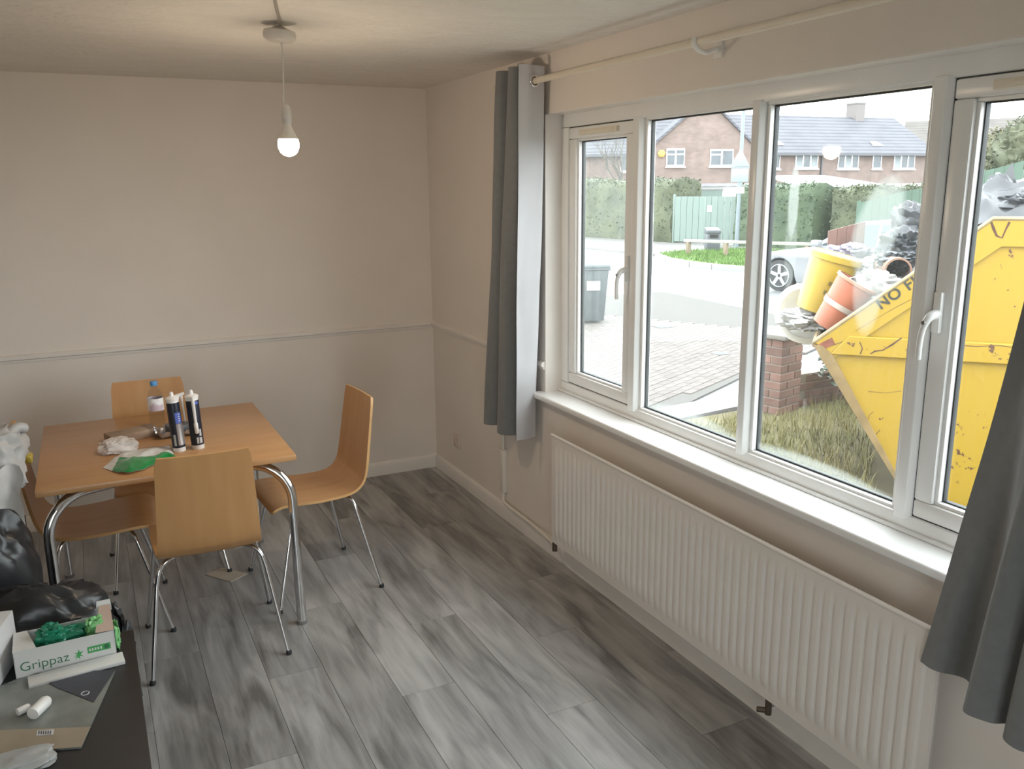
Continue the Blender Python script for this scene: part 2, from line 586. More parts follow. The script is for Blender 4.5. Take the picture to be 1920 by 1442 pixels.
def handle(y, z, parent, mirror=1, key=True):
    hm = mat('handle_plastic', (0.84, 0.84, 0.83), 0.3, var=0.01)
    hd = MB().box(XF - 0.012, XF + 0.005, y - 0.012, y + 0.012, z - 0.055, z + 0.055).build('window_handle', hm, parent, bevel=0.005)
    path = smooth_path([(XF - 0.008, y, z - 0.004), (XF - 0.034, y, z - 0.010), (XF - 0.046, y + 0.006 * mirror, z - 0.036), (XF - 0.047, y + 0.012 * mirror, z - 0.075), (XF - 0.043, y + 0.016 * mirror, z - 0.125)], 6)
    n = len(path)
    rs = [0.0145 - 0.0065 * min(1, i / (n * 0.5)) for i in range(n)]
    MB().tube(path, rs, 10).build('lever', hm, hd, smooth=True, angle=60)
    if key:
        MB().tube([(XF - 0.044, y + 0.002, z - 0.024), (XF - 0.056, y + 0.002, z - 0.024)], 0.0055, 10).build('lock_button', mat('lock_steel', (0.25, 0.25, 0.25), 0.3, 0.9), hd, smooth=True)
    return hd
handle(-2.040, 1.445, sashL, 1)
handle(-3.500, 1.445, sashR, 1)
# inside window board with rounded nose, and the small quadrant at its back
m = MB().box(-0.058, XF + 0.004, YR - 0.02, YL + 0.035, SILL - 0.028, SILL)
sill = struct(m, 'trim_4', sill_m, bevel=0.008, seg=3)
struct(MB().box(XF - 0.016, XF, YR, YL, SILL, SILL + 0.010), 'trim_5', upvc, bevel=0.003)
# outside sub-sill
MB().box(0.15, 0.33, YR - 0.03, YL + 0.03, SILL - 0.075, SILL - 0.04).build('outer_cill', upvc, win, bevel=0.005)

# glazed doors added out of view as a second daylight source
gd = thing('added_door_1', 'unseen white glazed double doors added in the rear wall to daylight the room', None, (0, 0, 0), kind='structure')
for (a, b_) in ((DX0, (DX0 + DX1) / 2), ((DX0 + DX1) / 2, DX1)):
    m = MB().box(a, b_, YB - 0.13, YB - 0.07, 0.05, 0.17).box(a, b_, YB - 0.13, YB - 0.07, DZ1 - 0.10, DZ1)
    m.box(a, a + 0.09, YB - 0.13, YB - 0.07, 0.17, DZ1 - 0.10).box(b_ - 0.09, b_, YB - 0.13, YB - 0.07, 0.17, DZ1 - 0.10)
    lf = m.build('door_leaf', upvc, gd, bevel=0.005)
    MB().box(a + 0.09, b_ - 0.09, YB - 0.102, YB - 0.098, 0.17, DZ1 - 0.10).build('pane', glass_mat('added_door_glass', 0.01), lf)

# ---------------------------------------------------------------- radiator
def radiator():
    t = thing('radiator', 'long white fluted panel radiator on the wall below the window', 'radiator', (0, 0, 0.148))
    rm = mat('radiator_enamel', (0.80, 0.755, 0.715), 0.38, var=0.015)
    y0, y1 = -3.736, -1.722
    z0, z1 = 0.148, 0.668
    xf = -0.098
    N = 50
    pitch = (y1 - y0 - 0.05) / N
    rows = [z0, z0 + 0.028, z0 + 0.044, z0 + 0.060, z0 + 0.085, z1 - 0.085, z1 - 0.060, z1 - 0.044, z1 - 0.028, z1]
    amt = [0, 0, 0.15, 0.8, 1, 1, 0.8, 0.15, 0, 0]
    cols = [(y0, 0), (y0 + 0.022, 0)]
    for i in range(N):
        b = y0 + 0.025 + i * pitch
        cols += [(b + pitch * f, d) for f, d in ((0.08, 0), (0.25, 0.85), (0.38, 1), (0.62, 1), (0.75, 0.85), (0.92, 0))]
    cols += [(y1 - 0.022, 0), (y1, 0)]
    nv, nu = len(rows), len(cols)
    vs = [(xf - 0.0085 * d * a, y, z) for z, a in zip(rows, amt) for (y, d) in cols]
    fs = [(j * nu + i, j * nu + i + 1, (j + 1) * nu + i + 1, (j + 1) * nu + i) for j in range(nv - 1) for i in range(nu - 1)]
    # back sheet closes the panel
    o = len(vs)
    vs += [(xf + 0.013, y, z) for z in rows for (y, d) in cols]
    fs += [(o + j * nu + i, o + (j + 1) * nu + i, o + (j + 1) * nu + i + 1, o + j * nu + i + 1) for j in range(nv - 1) for i in range(nu - 1)]
    fs += [(i, o + i, o + i + 1, i + 1) for i in range(nu - 1)]
    fs += [((nv - 1) * nu + i, (nv - 1) * nu + i + 1, o + (nv - 1) * nu + i + 1, o + (nv - 1) * nu + i) for i in range(nu - 1)]
    fs += [(j * nu, (j + 1) * nu, o + (j + 1) * nu, o + j * nu) for j in range(nv - 1)]
    fs += [(j * nu + nu - 1, o + j * nu + nu - 1, o + (j + 1) * nu + nu - 1, (j + 1) * nu + nu - 1) for j in range(nv - 1)]
    L = (0, 0, 0.148)
    def part(mb, n, mm=rm, **k):
        mb.v = [(x, y, z - 0.148) for x, y, z in mb.v]
        return mb.build(n, mm, t, **k)
    part(MB().add(vs, fs), 'front_panel', smooth=True, angle=30, recalc=False)
    part(MB().tube([(xf + 0.002, y0 - 0.002, z1 + 0.003), (xf + 0.002, y1 + 0.002, z1 + 0.003)], 0.0075, 10), 'top_seam', smooth=True)
    part(MB().box(xf + 0.012, xf + 0.05, y0 + 0.02, y1 - 0.02, z0 + 0.06, z1 - 0.06), 'convector', mat('convector_steel', (0.55, 0.53, 0.5), 0.5))
    for y in (y0 + 0.22, y1 - 0.22, (y0 + y1) / 2):
        part(MB().box(xf + 0.010, -0.0005, y - 0.015, y + 0.015, z0 + 0.05, z1 - 0.05), 'wall_bracket')
    for y in (y0, y1):
        part(MB().box(xf + 0.006, xf + 0.030, y - 0.010, y + 0.010, z0 + 0.015, z0 + 0.035), 'end_lug')
    return t
rad = radiator()
brass = mat('tarnished_valve', (0.16, 0.13, 0.10), 0.4, 0.8)
pipe_m = mat('painted_pipe', (0.80, 0.75, 0.69), 0.45, var=0.02)
t = thing('heating_pipe', 'cream painted pipe running down the wall and along the skirting to the radiator', 'pipe', (0, 0, 0))
MB().tube(smooth_path([(-0.013, -1.030, 0.80), (-0.013, -1.030, 0.45), (-0.013, -1.030, 0.17), (-0.020, -1.040, 0.115), (-0.026, -1.10, 0.104), (-0.030, -1.35, 0.102), (-0.045, -1.62, 0.101), (-0.072, -1.700, 0.103)], 8), 0.0085, 12).build('pipe_run', pipe_m, t, smooth=True, angle=60)
MB().box(-0.026, -0.0005, -1.050, -1.010, 0.155, 0.40).build('trunking', pipe_m, t, bevel=0.004)
MB().tube([(-0.072, -1.705, 0.088), (-0.072, -1.705, 0.128)], 0.012, 12).tube([(-0.072, -1.705, 0.128), (-0.072, -1.705, 0.150)], 0.009, 6).build('lockshield_valve', brass, t, smooth=True, angle=40)
v = thing('radiator_valve', 'small dark drain valve under the long radiator', 'valve', (-0.085, -3.155, 0.09))
MB().tube([(0, 0, 0.0), (0, 0, 0.062)], 0.011, 10).build('valve_body', brass, v, smooth=True, angle=40)
MB().tube([(-0.002, 0.004, 0.012), (-0.020, 0.030, 0.006)], 0.009, 10).build('spindle', brass, v, smooth=True, angle=40)
MB().tube([(0.005, 0, 0.02), (0.070, 0, 0.012)], 0.007, 10).build('tail_pipe', pipe_m, v, smooth=True, angle=40)

# socket near the corner
s = thing('wall_socket', 'painted-over socket plate low on the wall beside the corner', 'socket', (0, -0.362, 0.225))
MB().box(-0.010, -0.0005, -0.043, 0.043, 0, 0.086).build('face_plate', mat('socket_plastic', (0.70, 0.60, 0.54), 0.5), s, bevel=0.003)
for k in (0.010, 0.046):
    MB().box(-0.0115, -0.009, -0.030, 0.030, k, k + 0.028).build('module', mat('socket_plastic', (0.70, 0.60, 0.54)), s, bevel=0.001)
# small cable clip and wire stub high on the wall behind the left curtain
t = thing('bell_wire', 'thin loose wire and clip high on the wall beside the curtain', 'wire', (0, -1.02, 2.1))
MB().tube(smooth_path([(-0.004, 0.02, 0.20), (-0.006, -0.01, 0.12), (-0.004, -0.05, 0.06), (-0.006, -0.07, 0.0)], 6), 0.003, 6).build('wire', trim_m, t, smooth=True)
MB().box(-0.012, -0.0005, -0.085, -0.050, -0.012, 0.012).build('clip', trim_m, t, bevel=0.002)

# ---------------------------------------------------------------- pendant lamp
pl = thing('pendant_light', 'bare lit bulb hanging on a white flex from a ceiling rose', 'lamp', (-1.218, -1.765, 2.350))
wp = mat('white_lamp_plastic', (0.74, 0.69, 0.64), 0.4, var=0.02)
rose = MB()
rose.m = Matrix.Rotation(R(5), 4, 'X') @ Matrix.Rotation(R(4), 4, 'Y')
rose.lathe([(0.010, -0.064), (0.040, -0.063), (0.055, -0.052), (0.058, -0.038), (0.054, -0.024), (0.03, -0.018), (0.012, -0.010)], 32)
rose.build('ceiling_rose', wp, pl, smooth=True, angle=50)
cb = smooth_path([(0, 0, -0.012), (-0.004, -0.02, -0.006), (-0.02, -0.09, -0.005), (-0.093, -0.38, -0.005), (-0.115, -0.50, -0.005), (-0.13, -0.60, -0.005)], 8)
MB().tube(cb, 0.0055, 8).build('surface_cable', mat('grey_cable', (0.34, 0.31, 0.28), 0.5), pl, smooth=True)
MB().tube(smooth_path([(0.0, 0.0, -0.055), (0.004, 0, -0.10), (0.000, 0.0, -0.18), (-0.004, -0.002, -0.24), (-0.006, -0.006, -0.262), (0.000, -0.012, -0.285)], 6), 0.0032, 8).build('flex', wp, pl, smooth=True)
hx = Matrix.Translation((0.0, -0.012, 0))
m = MB(); m.m = hx
m.lathe([(0.006, -0.275), (0.013, -0.281), (0.0175, -0.298), (0.0185, -0.322), (0.0175, -0.323), (0.0175, -0.326), (0.0155, -0.340)], 20)
m.build('lamp_holder', wp, pl, smooth=True, angle=40)
m = MB(); m.m = hx
m.lathe([(0.0135, -0.338), (0.0145, -0.350), (0.019, -0.362), (0.027, -0.378), (0.0345, -0.394)], 24)
m.build('bulb_body', mat('bulb_plastic', (0.82, 0.76, 0.68), 0.45), pl, smooth=True, angle=60)
m = MB(); m.m = hx
m.lathe([(0.0345, -0.394), (0.0375, -0.408), (0.0365, -0.424), (0.030, -0.440), (0.019, -0.450), (0.006, -0.4545), (0.001, -0.455)], 24)
m.build('bulb_dome', mat('bulb_glow', (1, 0.9, 0.75), 0.4, emit=((1.0, 0.80, 0.58), 90.0)), pl, smooth=True, angle=80)

# ---------------------------------------------------------------- curtain pole and curtains
pole_m = mat('cream_pole', (0.74, 0.66, 0.54), 0.4, var=0.03)
t = thing('curtain_pole', 'long cream curtain pole above the window', 'curtain pole', (-0.09, -1.20, 2.226))
MB().tube([(0, 0, 0), (0, -3.25, 0)], 0.0135, 16).build('rod', pole_m, t, smooth=True, angle=40)
MB().tube([(0, -0.0, 0), (0, 0.02, 0), (0, 0.028, 0), (0, 0.05, 0)], [0.016, 0.022, 0.02, 0.008], 14).build('finial', pole_m, t, smooth=True, angle=50)
wht = mat('bracket_white', (0.84, 0.82, 0.79), 0.35)
for y in (-1.47, -0.06, -3.1):
    m = MB().tube(smooth_path([(0.0898, y + 0.0, -0.012), (0.06, y + 0.0, -0.022), (0.03, y, -0.030), (0.0, y, -0.022), (-0.016, y, -0.004), (-0.014, y, 0.012)], 6), 0.0085, 10)
    m.box(0.080, 0.0895, y - 0.02, y + 0.02, -0.045, 0.025)
    m.build('bracket', wht, t, smooth=True, angle=40)

def curtain(name, label, top, bot, ztop, zbot, face_m, line_m, sag=0.0, flare=1.0, n_path=6, ring=None, hem=None, flip=1):
    """top and bot: plan outlines (x, y) of the hanging cloth, same number of points"""
    A = smooth_path([(x, y, 0) for x, y in top], n_path)
    B = smooth_path([(x, y, 0) for x, y in bot], n_path)
    n = len(A)
    NV = 30
    def surf(off):
        def fn(a, b):
            i = min(n - 1, int(round(a * (n - 1))))
            k = b ** flare
            p = A[i].lerp(B[i], k)
            i0, i1 = max(i - 1, 0), min(i + 1, n - 1)
            tn = (A[i1].lerp(B[i1], k) - A[i0].lerp(B[i0], k)).normalized()
            nrm = Vector((tn.y, -tn.x, 0))
            w = 0.004 * math.sin(7 * b + i * 0.35) + 0.005 * noise.noise(Vector((i * 0.2, b * 5, 1.7)))
            p = p + nrm * (off + w)
            zb = zbot + (hem(a) if hem else 0)
            return (p.x, p.y, ztop + (zb - ztop) * b)
        return fn
    c = thing(name, label, 'curtain', (A[n // 2].x, A[n // 2].y, zbot))
    L = c.location
    for nm, off, mm in (('face_cloth', 0.003 * flip, face_m), ('lining', -0.003 * flip, line_m)):
        m = MB().grid(surf(off), n - 1, NV)
        m.v = [(x - L.x, y - L.y, z - L.z) for x, y, z in m.v]
        m.build(nm, mm, c, smooth=True, angle=75, recalc=False)
    if ring:
        rx, ry, rz = ring
        pts = [(rx + 0.022 * math.cos(q) - L.x, ry - L.y + 0.004 * math.cos(q), rz + 0.022 * math.sin(q) - L.z) for q in [2 * PI * k / 20 for k in range(20)]]
        MB().tube(pts, 0.005, 8, closed=True).build('eyelet', chrome, c, smooth=True, angle=60)
    return c
grey_cl = mat('grey_curtain_cloth', (0.20, 0.207, 0.214), 0.85, var=0.05, scale=40, sheen=0.25, bump=0.1, bscale=300)
lin_cl = mat('white_lining_cloth', (0.60, 0.595, 0.62), 0.8, var=0.03, scale=6, bump=0.05, bscale=40)
header_m = mat('lining_header', (0.62, 0.58, 0.58), 0.8)
curtain('curtain', 'grey eyelet curtain with its white lining turned towards the room beside the radiator pipe',
        [(-0.168, -1.552), (-0.100, -1.548), (-0.040, -1.540), (-0.030, -1.520), (-0.060, -1.500), (-0.130, -1.480), (-0.160, -1.450), (-0.140, -1.410), (-0.080, -1.385), (-0.080, -1.355), (-0.135, -1.330), (-0.145, -1.295), (-0.100, -1.265), (-0.060, -1.255)],
        [(-0.155, -1.470), (-0.100, -1.465), (-0.045, -1.455), (-0.035, -1.430), (-0.065, -1.400), (-0.150, -1.370), (-0.180, -1.320), (-0.155, -1.260), (-0.100, -1.230), (-0.100, -1.190), (-0.150, -1.160), (-0.160, -1.120), (-0.110, -1.085), (-0.070, -1.070)],
        2.292, 0.585, grey_cl, lin_cl, ring=(-0.09, -1.553, 2.226), flip=-1)
curtain('curtain', 'dark grey curtain hanging in front of the right-hand casement and the radiator end',
        [(-0.045, -3.900), (-0.050, -3.935), (-0.120, -3.960), (-0.160, -3.985), (-0.100, -4.020), (-0.060, -4.050), (-0.130, -4.075), (-0.165, -4.100), (-0.110, -4.130), (-0.060, -4.160), (-0.130, -4.19), (-0.16, -4.22)],
        [(-0.118, -3.705), (-0.118, -3.752), (-0.095, -3.815), (-0.150, -3.872), (-0.215, -3.905), (-0.200, -3.955), (-0.165, -3.975), (-0.225, -4.010), (-0.235, -4.055), (-0.160, -4.080), (-0.19, -4.13), (-0.24, -4.17)],
        2.292, 0.585, grey_cl, lin_cl, flare=1.25, flip=1)

# ================================================================ FURNITURE
beech = mat('beech_veneer', (0.50, 0.262, 0.105), 0.35, scale=3.0, stretch=(7, 1, 1), col2=(0.57, 0.315, 0.135), detail=6)
beech_e = mat('beech_edge', (0.60, 0.35, 0.15), 0.4, var=0.06)
top_m = mat('beech_table_top', (0.50, 0.265, 0.115), 0.32, scale=2.2, stretch=(1, 8, 1), col2=(0.56, 0.315, 0.145), detail=6)

def make_chair():
    c = thing('dining_chair', '-', 'chair')
    # one bent plywood shell: back, curve, seat
    prof = smooth_path([(0, -0.262, 0.872), (0, -0.248, 0.78), (0, -0.230, 0.66), (0, -0.214, 0.56), (0, -0.196, 0.502), (0, -0.160, 0.468), (0, -0.10, 0.455), (0, 0.00, 0.455), (0, 0.10, 0.462), (0, 0.165, 0.464), (0, 0.205, 0.456), (0, 0.228, 0.440)], 5)
    n = len(prof)
    NW = 12
    T = 0.0115
    def width(i):
        z, y = prof[i].z, prof[i].y
        if z > 0.50:
            w = 0.366 - 0.040 * (z - 0.50) / 0.37
        else:
            w = 0.366 + 0.040 * min(1, (y + 0.2) / 0.25)
        if i <= 2:
            w -= (0.016, 0.006, 0.0015)[i]
        if i >= n - 3:
            w -= (0.002, 0.010, 0.024)[i - (n - 3)]
        return w
    def lay(off):
        vs = []
        for i in range(n):
            t = (prof[min(i + 1, n - 1)] - prof[max(i - 1, 0)]).normalized()
            nr = Vector((0, -t.z, t.y))
            for k in range(NW + 1):
                x = (k / NW - 0.5)
                dish = 0.010 * (1 - (2 * x) ** 2)
                p = prof[i] + nr * (off - (dish if prof[i].z > 0.5 else dish * 0.6))
                vs.append((x * width(i), p.y, p.z))
        return vs
    a, b = lay(0), lay(-T)
    W = NW + 1
    o = len(a)
    fs = []
    for i in range(n - 1):
        for k in range(NW):
            q = i * W + k
            fs += [(q, q + 1, q + W + 1, q + W), (o + q, o + q + W, o + q + W + 1, o + q + 1)]
    MB().add(a + b, fs).build('shell', beech, c, smooth=True, angle=60, recalc=False)
    es = []
    for i in range(n - 1):
        for k in (0, NW):
            q = i * W + k
            es.append((q, q + W, o + q + W, o + q))
    for k in range(NW):
        es += [(k, k + 1, o + k + 1, o + k), ((n - 1) * W + k, (n - 1) * W + k + 1, o + (n - 1) * W + k + 1, o + (n - 1) * W + k)]
    e = MB().add(a + b, es)
    used = sorted({i for f in e.f for i in f})
    mp = {q: i for i, q in enumerate(used)}
    e2 = MB().add([e.v[q] for q in used], [tuple(mp[i] for i in f) for f in e.f])
    e2.build('ply_edge', beech_e, c, smooth=True, angle=50)
    # four splayed chrome legs joined by rails under the seat
    for sx in (-1, 1):
        for (fy, ty) in ((-0.235, -0.135), (0.232, 0.120)):
            path = smooth_path([(sx * 0.055, ty * 0.35, 0.434), (sx * 0.115, ty * 0.70, 0.434), (sx * 0.160, ty * 0.98, 0.428), (sx * 0.184, ty * 1.10, 0.402), (sx * 0.197, ty + (fy - ty) * 0.22, 0.355)], 6)
            path += [Vector((sx * 0.248, fy, 0.006))]
            lg = MB().tube(path, 0.0085, 10).build('leg', chrome, c, smooth=True, angle=60)
            MB().lathe([(0.0105, 0.0), (0.0115, 0.004), (0.0105, 0.016), (0.0088, 0.018)], 10, (sx * 0.248, fy, 0)).build('rubber_foot', gasket_m, lg, smooth=True, angle=40)
    for yy in (-0.047, 0.042):
        MB().tube([(-0.06, yy, 0.434), (0.06, yy, 0.434)], 0.0085, 10).build('seat_rail', chrome, c, smooth=True, angle=60)
    MB().box(-0.07, 0.07, -0.13, 0.12, 0.438, 0.446).build('mount_plate', mat('dark_plate', (0.08, 0.08, 0.08), 0.5), c)
    return c
GRP = 'dining chairs round the beech table'
ch = make_chair()
ch.location = (-1.615, -1.655, 0); ch.rotation_euler.z = R(-2)
ch['label'] = 'beech ply chair in front of the table, its plain back turned to the room'
ch['group'] = GRP
for (x, y, rz, lab) in ((-1.125, -1.285, 94.5, 'beech ply chair at the table end nearest the window, its seat partly pulled out'),
                        (-1.715, -0.790, 180, 'beech ply chair behind the table near the back wall'),
                        (-1.990, -1.245, -91, 'beech ply chair pushed under the table beside the black bin bag')):
    o = copy_tree(ch)
    o.location = (x, y, 0); o.rotation_euler.z = R(rz)
    o['label'] = lab

# table
tb = thing('dining_table', 'square beech topped dining table on bent chrome tube legs', 'table', (-1.712, -1.195, 0))
MB().box(-0.463, 0.463, -0.488, 0.492, 0.717, 0.740).build('table_top', top_m, tb, bevel=0.003)
for sy in (-0.462, 0.455):
    rr, zt, xx = 0.15, 0.6965, 0.440
    for sx in (-1, 1):
        # bent tube: up from the corner, over in a wide curve, then in under the top towards the middle
        inx, iny = -sx * 0.93, (0.37 if sy < 0 else -0.37)
        foot = Vector((sx * xx, sy - 0.018 * (1 if sy < 0 else -1), 0))
        knee = Vector((sx * xx, sy, 0))
        pts = [foot + Vector((0, 0, 0.012)), (foot + knee) / 2 + Vector((0, 0, 0.28))]
        for k in range(0, 11):
            a = PI / 2 * k / 10
            d_ = rr - rr * math.cos(a)
            pts.append((knee.x + inx * d_, knee.y + iny * d_, zt - rr + rr * math.sin(a)))
        pts.append((knee.x + inx * (rr + 0.10), knee.y + iny * (rr + 0.10), zt))
        lg = MB().tube(pts, 0.0195, 18).build('leg', chrome, tb, smooth=True, angle=60)
        MB().lathe([(0.021, 0), (0.0215, 0.006), (0.0205, 0.014)], 16, tuple(foot)).build('foot_cap', mat('grey_foot_cap', (0.2, 0.19, 0.19), 0.6), lg, smooth=True, angle=40)
        q = Vector(pts[-1])
        MB().box(q.x - 0.05, q.x + 0.05, q.y - 0.04, q.y + 0.04, 0.712, 0.7175).build('mount_plate', mat('dark_plate', (0.08, 0.08, 0.08)), tb)
TZ = 0.740

# ---------------------------------------------------------------- things on the table
def on_table(u, v):
    p = ground(u, v, TZ)
    return p
p = on_table(297, 804)
bt = thing('water_bottle', 'clear plastic water bottle with blue cap on the table', 'bottle', (p.x, p.y, TZ))
pet = bpy.data.materials.new('clear_pet')
pet.use_nodes = True
_nt = pet.node_tree
_nt.nodes.remove(_nt.nodes['Principled BSDF'])
_tr = _nt.nodes.new('ShaderNodeBsdfTransparent'); _tr.inputs[0].default_value = (0.90, 0.92, 0.93, 1)
_gl = _nt.nodes.new('ShaderNodeBsdfGlossy'); _gl.inputs['Roughness'].default_value = 0.06
_lw = _nt.nodes.new('ShaderNodeLayerWeight'); _lw.inputs[0].default_value = 0.35
_pw = _nt.nodes.new('ShaderNodeMath'); _pw.operation = 'POWER'; _pw.inputs[1].default_value = 3.0
_nt.links.new(_lw.outputs['Facing'], _pw.inputs[0])
_mx = _nt.nodes.new('ShaderNodeMixShader')
_nt.links.new(_pw.outputs[0], _mx.inputs[0]); _nt.links.new(_tr.outputs[0], _mx.inputs[1]); _nt.links.new(_gl.outputs[0], _mx.inputs[2])
_nt.links.new(_mx.outputs[0], _nt.nodes['Material Output'].inputs[0])
pr = [(0.024, 0.0), (0.031, 0.004), (0.0325, 0.012), (0.031, 0.03), (0.0325, 0.045), (0.0300, 0.06), (0.0325, 0.075), (0.0320, 0.10), (0.0325, 0.145), (0.030, 0.160), (0.022, 0.178), (0.014, 0.190), (0.0125, 0.200)]
MB().lathe(pr, 28, caps=True).build('bottle_body', pet, bt, smooth=True, angle=60)
MB().lathe([(0.0332, 0.088), (0.0335, 0.09), (0.0335, 0.142), (0.0332, 0.144)], 28, caps=False).build('label_sleeve', mat('bottle_label', (0.62, 0.50, 0.58), 0.4, scale=14, col2=(0.86, 0.86, 0.88), contrast=(0.42, 0.5)), bt, smooth=True)
MB().lathe([(0.0150, 0.199), (0.0155, 0.201), (0.0155, 0.216), (0.0145, 0.219), (0.004, 0.2195)], 20).build('cap', mat('blue_cap', (0.09, 0.30, 0.62), 0.35), bt, smooth=True, angle=50)

def cartridge(u, v, label, lean, strapped, rz):
    p = on_table(u, v)
    c = thing('sealant_cartridge', label, 'cartridge', (p.x, p.y, TZ), rz, 'sealant cartridges on the table')
    lx = Matrix.Rotation(lean, 4, 'Y')
    wpl = mat('cartridge_white', (0.82, 0.80, 0.79), 0.35)
    m = MB(); m.lathe([(0.0245, 0.0), (0.0250, 0.002), (0.0250, 0.215), (0.0235, 0.218)], 28)
    m.build('barrel', wpl, c, smooth=True, angle=40)
    m = MB(); m.lathe([(0.0254, 0.018), (0.0255, 0.02), (0.0255, 0.205), (0.0254, 0.206)], 28, caps=False)
    m.build('printed_sleeve', mat('sleeve_navy', (0.018, 0.022, 0.040), 0.3, var=0.1), c, smooth=True)
    def patch(a0, a1, z0, z1, mm, name='printed_panel', r=0.0259):
        g = MB().grid(lambda s, t_: (r * math.cos(a0 + (a1 - a0) * s), r * math.sin(a0 + (a1 - a0) * s), z0 + (z1 - z0) * t_), 10, 1)
        g.build(name, mm, c, smooth=True)
    blue = mat('sleeve_blue', (0.11, 0.16, 0.52), 0.3)
    silver = mat('sleeve_silver', (0.55, 0.55, 0.58), 0.22, 0.6)
    code = mat('barcode_print', (0.55, 0.55, 0.55), 0.5)
    if strapped:
        patch(R(-72), R(-25), 0.190, 0.202, blue)
        patch(R(-80), R(-62), 0.026, 0.052, code, 'barcode')
        patch(R(-55), R(-28), 0.026, 0.050, code, 'barcode')
        patch(R(-50), R(-30), 0.056, 0.085, code, 'barcode')
    else:
        patch(R(-75), R(-15), 0.120, 0.165, blue)
        patch(R(-75), R(10), 0.028, 0.118, silver)
        patch(R(-112), R(-92), 0.028, 0.075, code, 'barcode')
        for k in range(4):
            MB().grid(lambda s, t_, k=k: (0.0262 * math.cos(R(-45 + 12 * s)), 0.0262 * math.sin(R(-45 + 12 * s)), 0.128 + 0.009 * k + 0.004 * t_), 3, 1).build('print_line', wpl, c)
    m = MB(); m.lathe([(0.0262, 0.214), (0.0268, 0.216), (0.0268, 0.224), (0.020, 0.228), (0.010, 0.231), (0.0085, 0.2315), (0.0075, 0.243), (0.0055, 0.248), (0.001, 0.249)], 24)
    m.build('end_cap', wpl, c, smooth=True, angle=40)
    if strapped:
        MB().tube([(0.010, -0.0310, 0.226), (0.010, -0.0315, 0.150), (0.010, -0.0320, 0.118), (0.010, -0.0320, 0.112), (0.010, -0.0320, 0.075), (0.010, -0.0320, 0.070)], [0.0075, 0.0062, 0.0058, 0.0085, 0.0080, 0.004], 12).build('nozzle', wpl, c, smooth=True, angle=40)
    else:
        MB().tube([(0.012, 0.006, 0.224), (0.030, 0.010, 0.231), (0.046, 0.012, 0.236)], [0.010, 0.0075, 0.006], 10).tube([(0.034, 0.012, 0.236), (0.036, 0.012, 0.12)], [0.0055, 0.004], 10).build('nozzle', wpl, c, smooth=True, angle=40)
    c.rotation_euler = (0, lean, rz)
    return c
cartridge(337, 845, 'sealant cartridge with a blue and silver panel on its dark sleeve, next to the wipes', R(-2.5), False, R(-18))
cartridge(372, 840, 'sealant cartridge with its white nozzle strapped along the dark sleeve', R(-2.0), True, R(-18))

# cardboard block box lying behind the tissue
p = on_table(248, 822)
bx = thing('cardboard_box', 'small flat brown cardboard box lying on the table behind the tissue', 'box', (p.x, p.y, TZ), R(20))
card = mat('brown_card', (0.36, 0.26, 0.19), 0.8, var=0.08, scale=20)
MB().box(-0.10, 0.10, -0.045, 0.045, 0, 0.036).build('carton', card, bx, bevel=0.002)
MB().box(0.060, 0.1012, -0.0462, 0.0462, -0.0, 0.0368).build('end_flap', mat('brown_card_dark', (0.26, 0.18, 0.13), 0.8), bx, bevel=0.001)

# torn foil wrapping with a roll of grey tape in it
p = on_table(333, 815)
fo = thing('tape_roll', 'roll of dark grey tape lying on the table behind the cartridges', 'tape', (p.x + 0.005, p.y + 0.015, TZ + 0.013))
m = MB().lathe([(0.028, 0.0), (0.050, 0.0), (0.051, 0.002), (0.051, 0.030), (0.050, 0.032), (0.028, 0.032), (0.027, 0.030), (0.027, 0.002), (0.028, 0.0)], 32, caps=False)
m.build('tape', mat('grey_tape', (0.10, 0.10, 0.11), 0.45), fo, smooth=True, angle=40)
MB().lathe([(0.0262, 0.0), (0.0268, 0.0), (0.0268, 0.031), (0.0262, 0.031), (0.0262, 0.0)], 24, caps=False).build('card_core', card, fo, smooth=True, angle=40)
fw_ = thing('foil_wrapper', 'crumpled silver wrapper spread under the tape roll', 'wrapper', (p.x, p.y, TZ))
def foil(s, t_):
    x = (s - 0.5) * 0.19
    y = (t_ - 0.5) * 0.13
    e = max(abs(s - 0.5), abs(t_ - 0.5)) * 2
    z = 0.006 + 0.045 * max(0, e - 0.72) / 0.28 * (0.4 + 0.9 * abs(noise.noise(Vector((s * 5, t_ * 5, 3.1))))) + 0.006 * noise.noise(Vector((s * 14, t_ * 14, 0)))
    return (x * (1 - 0.15 * max(0, e - 0.7)), y, max(0.001, z))
MB().grid(foil, 30, 24).build('foil_sheet', mat('silver_foil', (0.50, 0.50, 0.54), 0.3, 0.7, var=0.2, scale=30), fw_, smooth=True, angle=20, recalc=False)

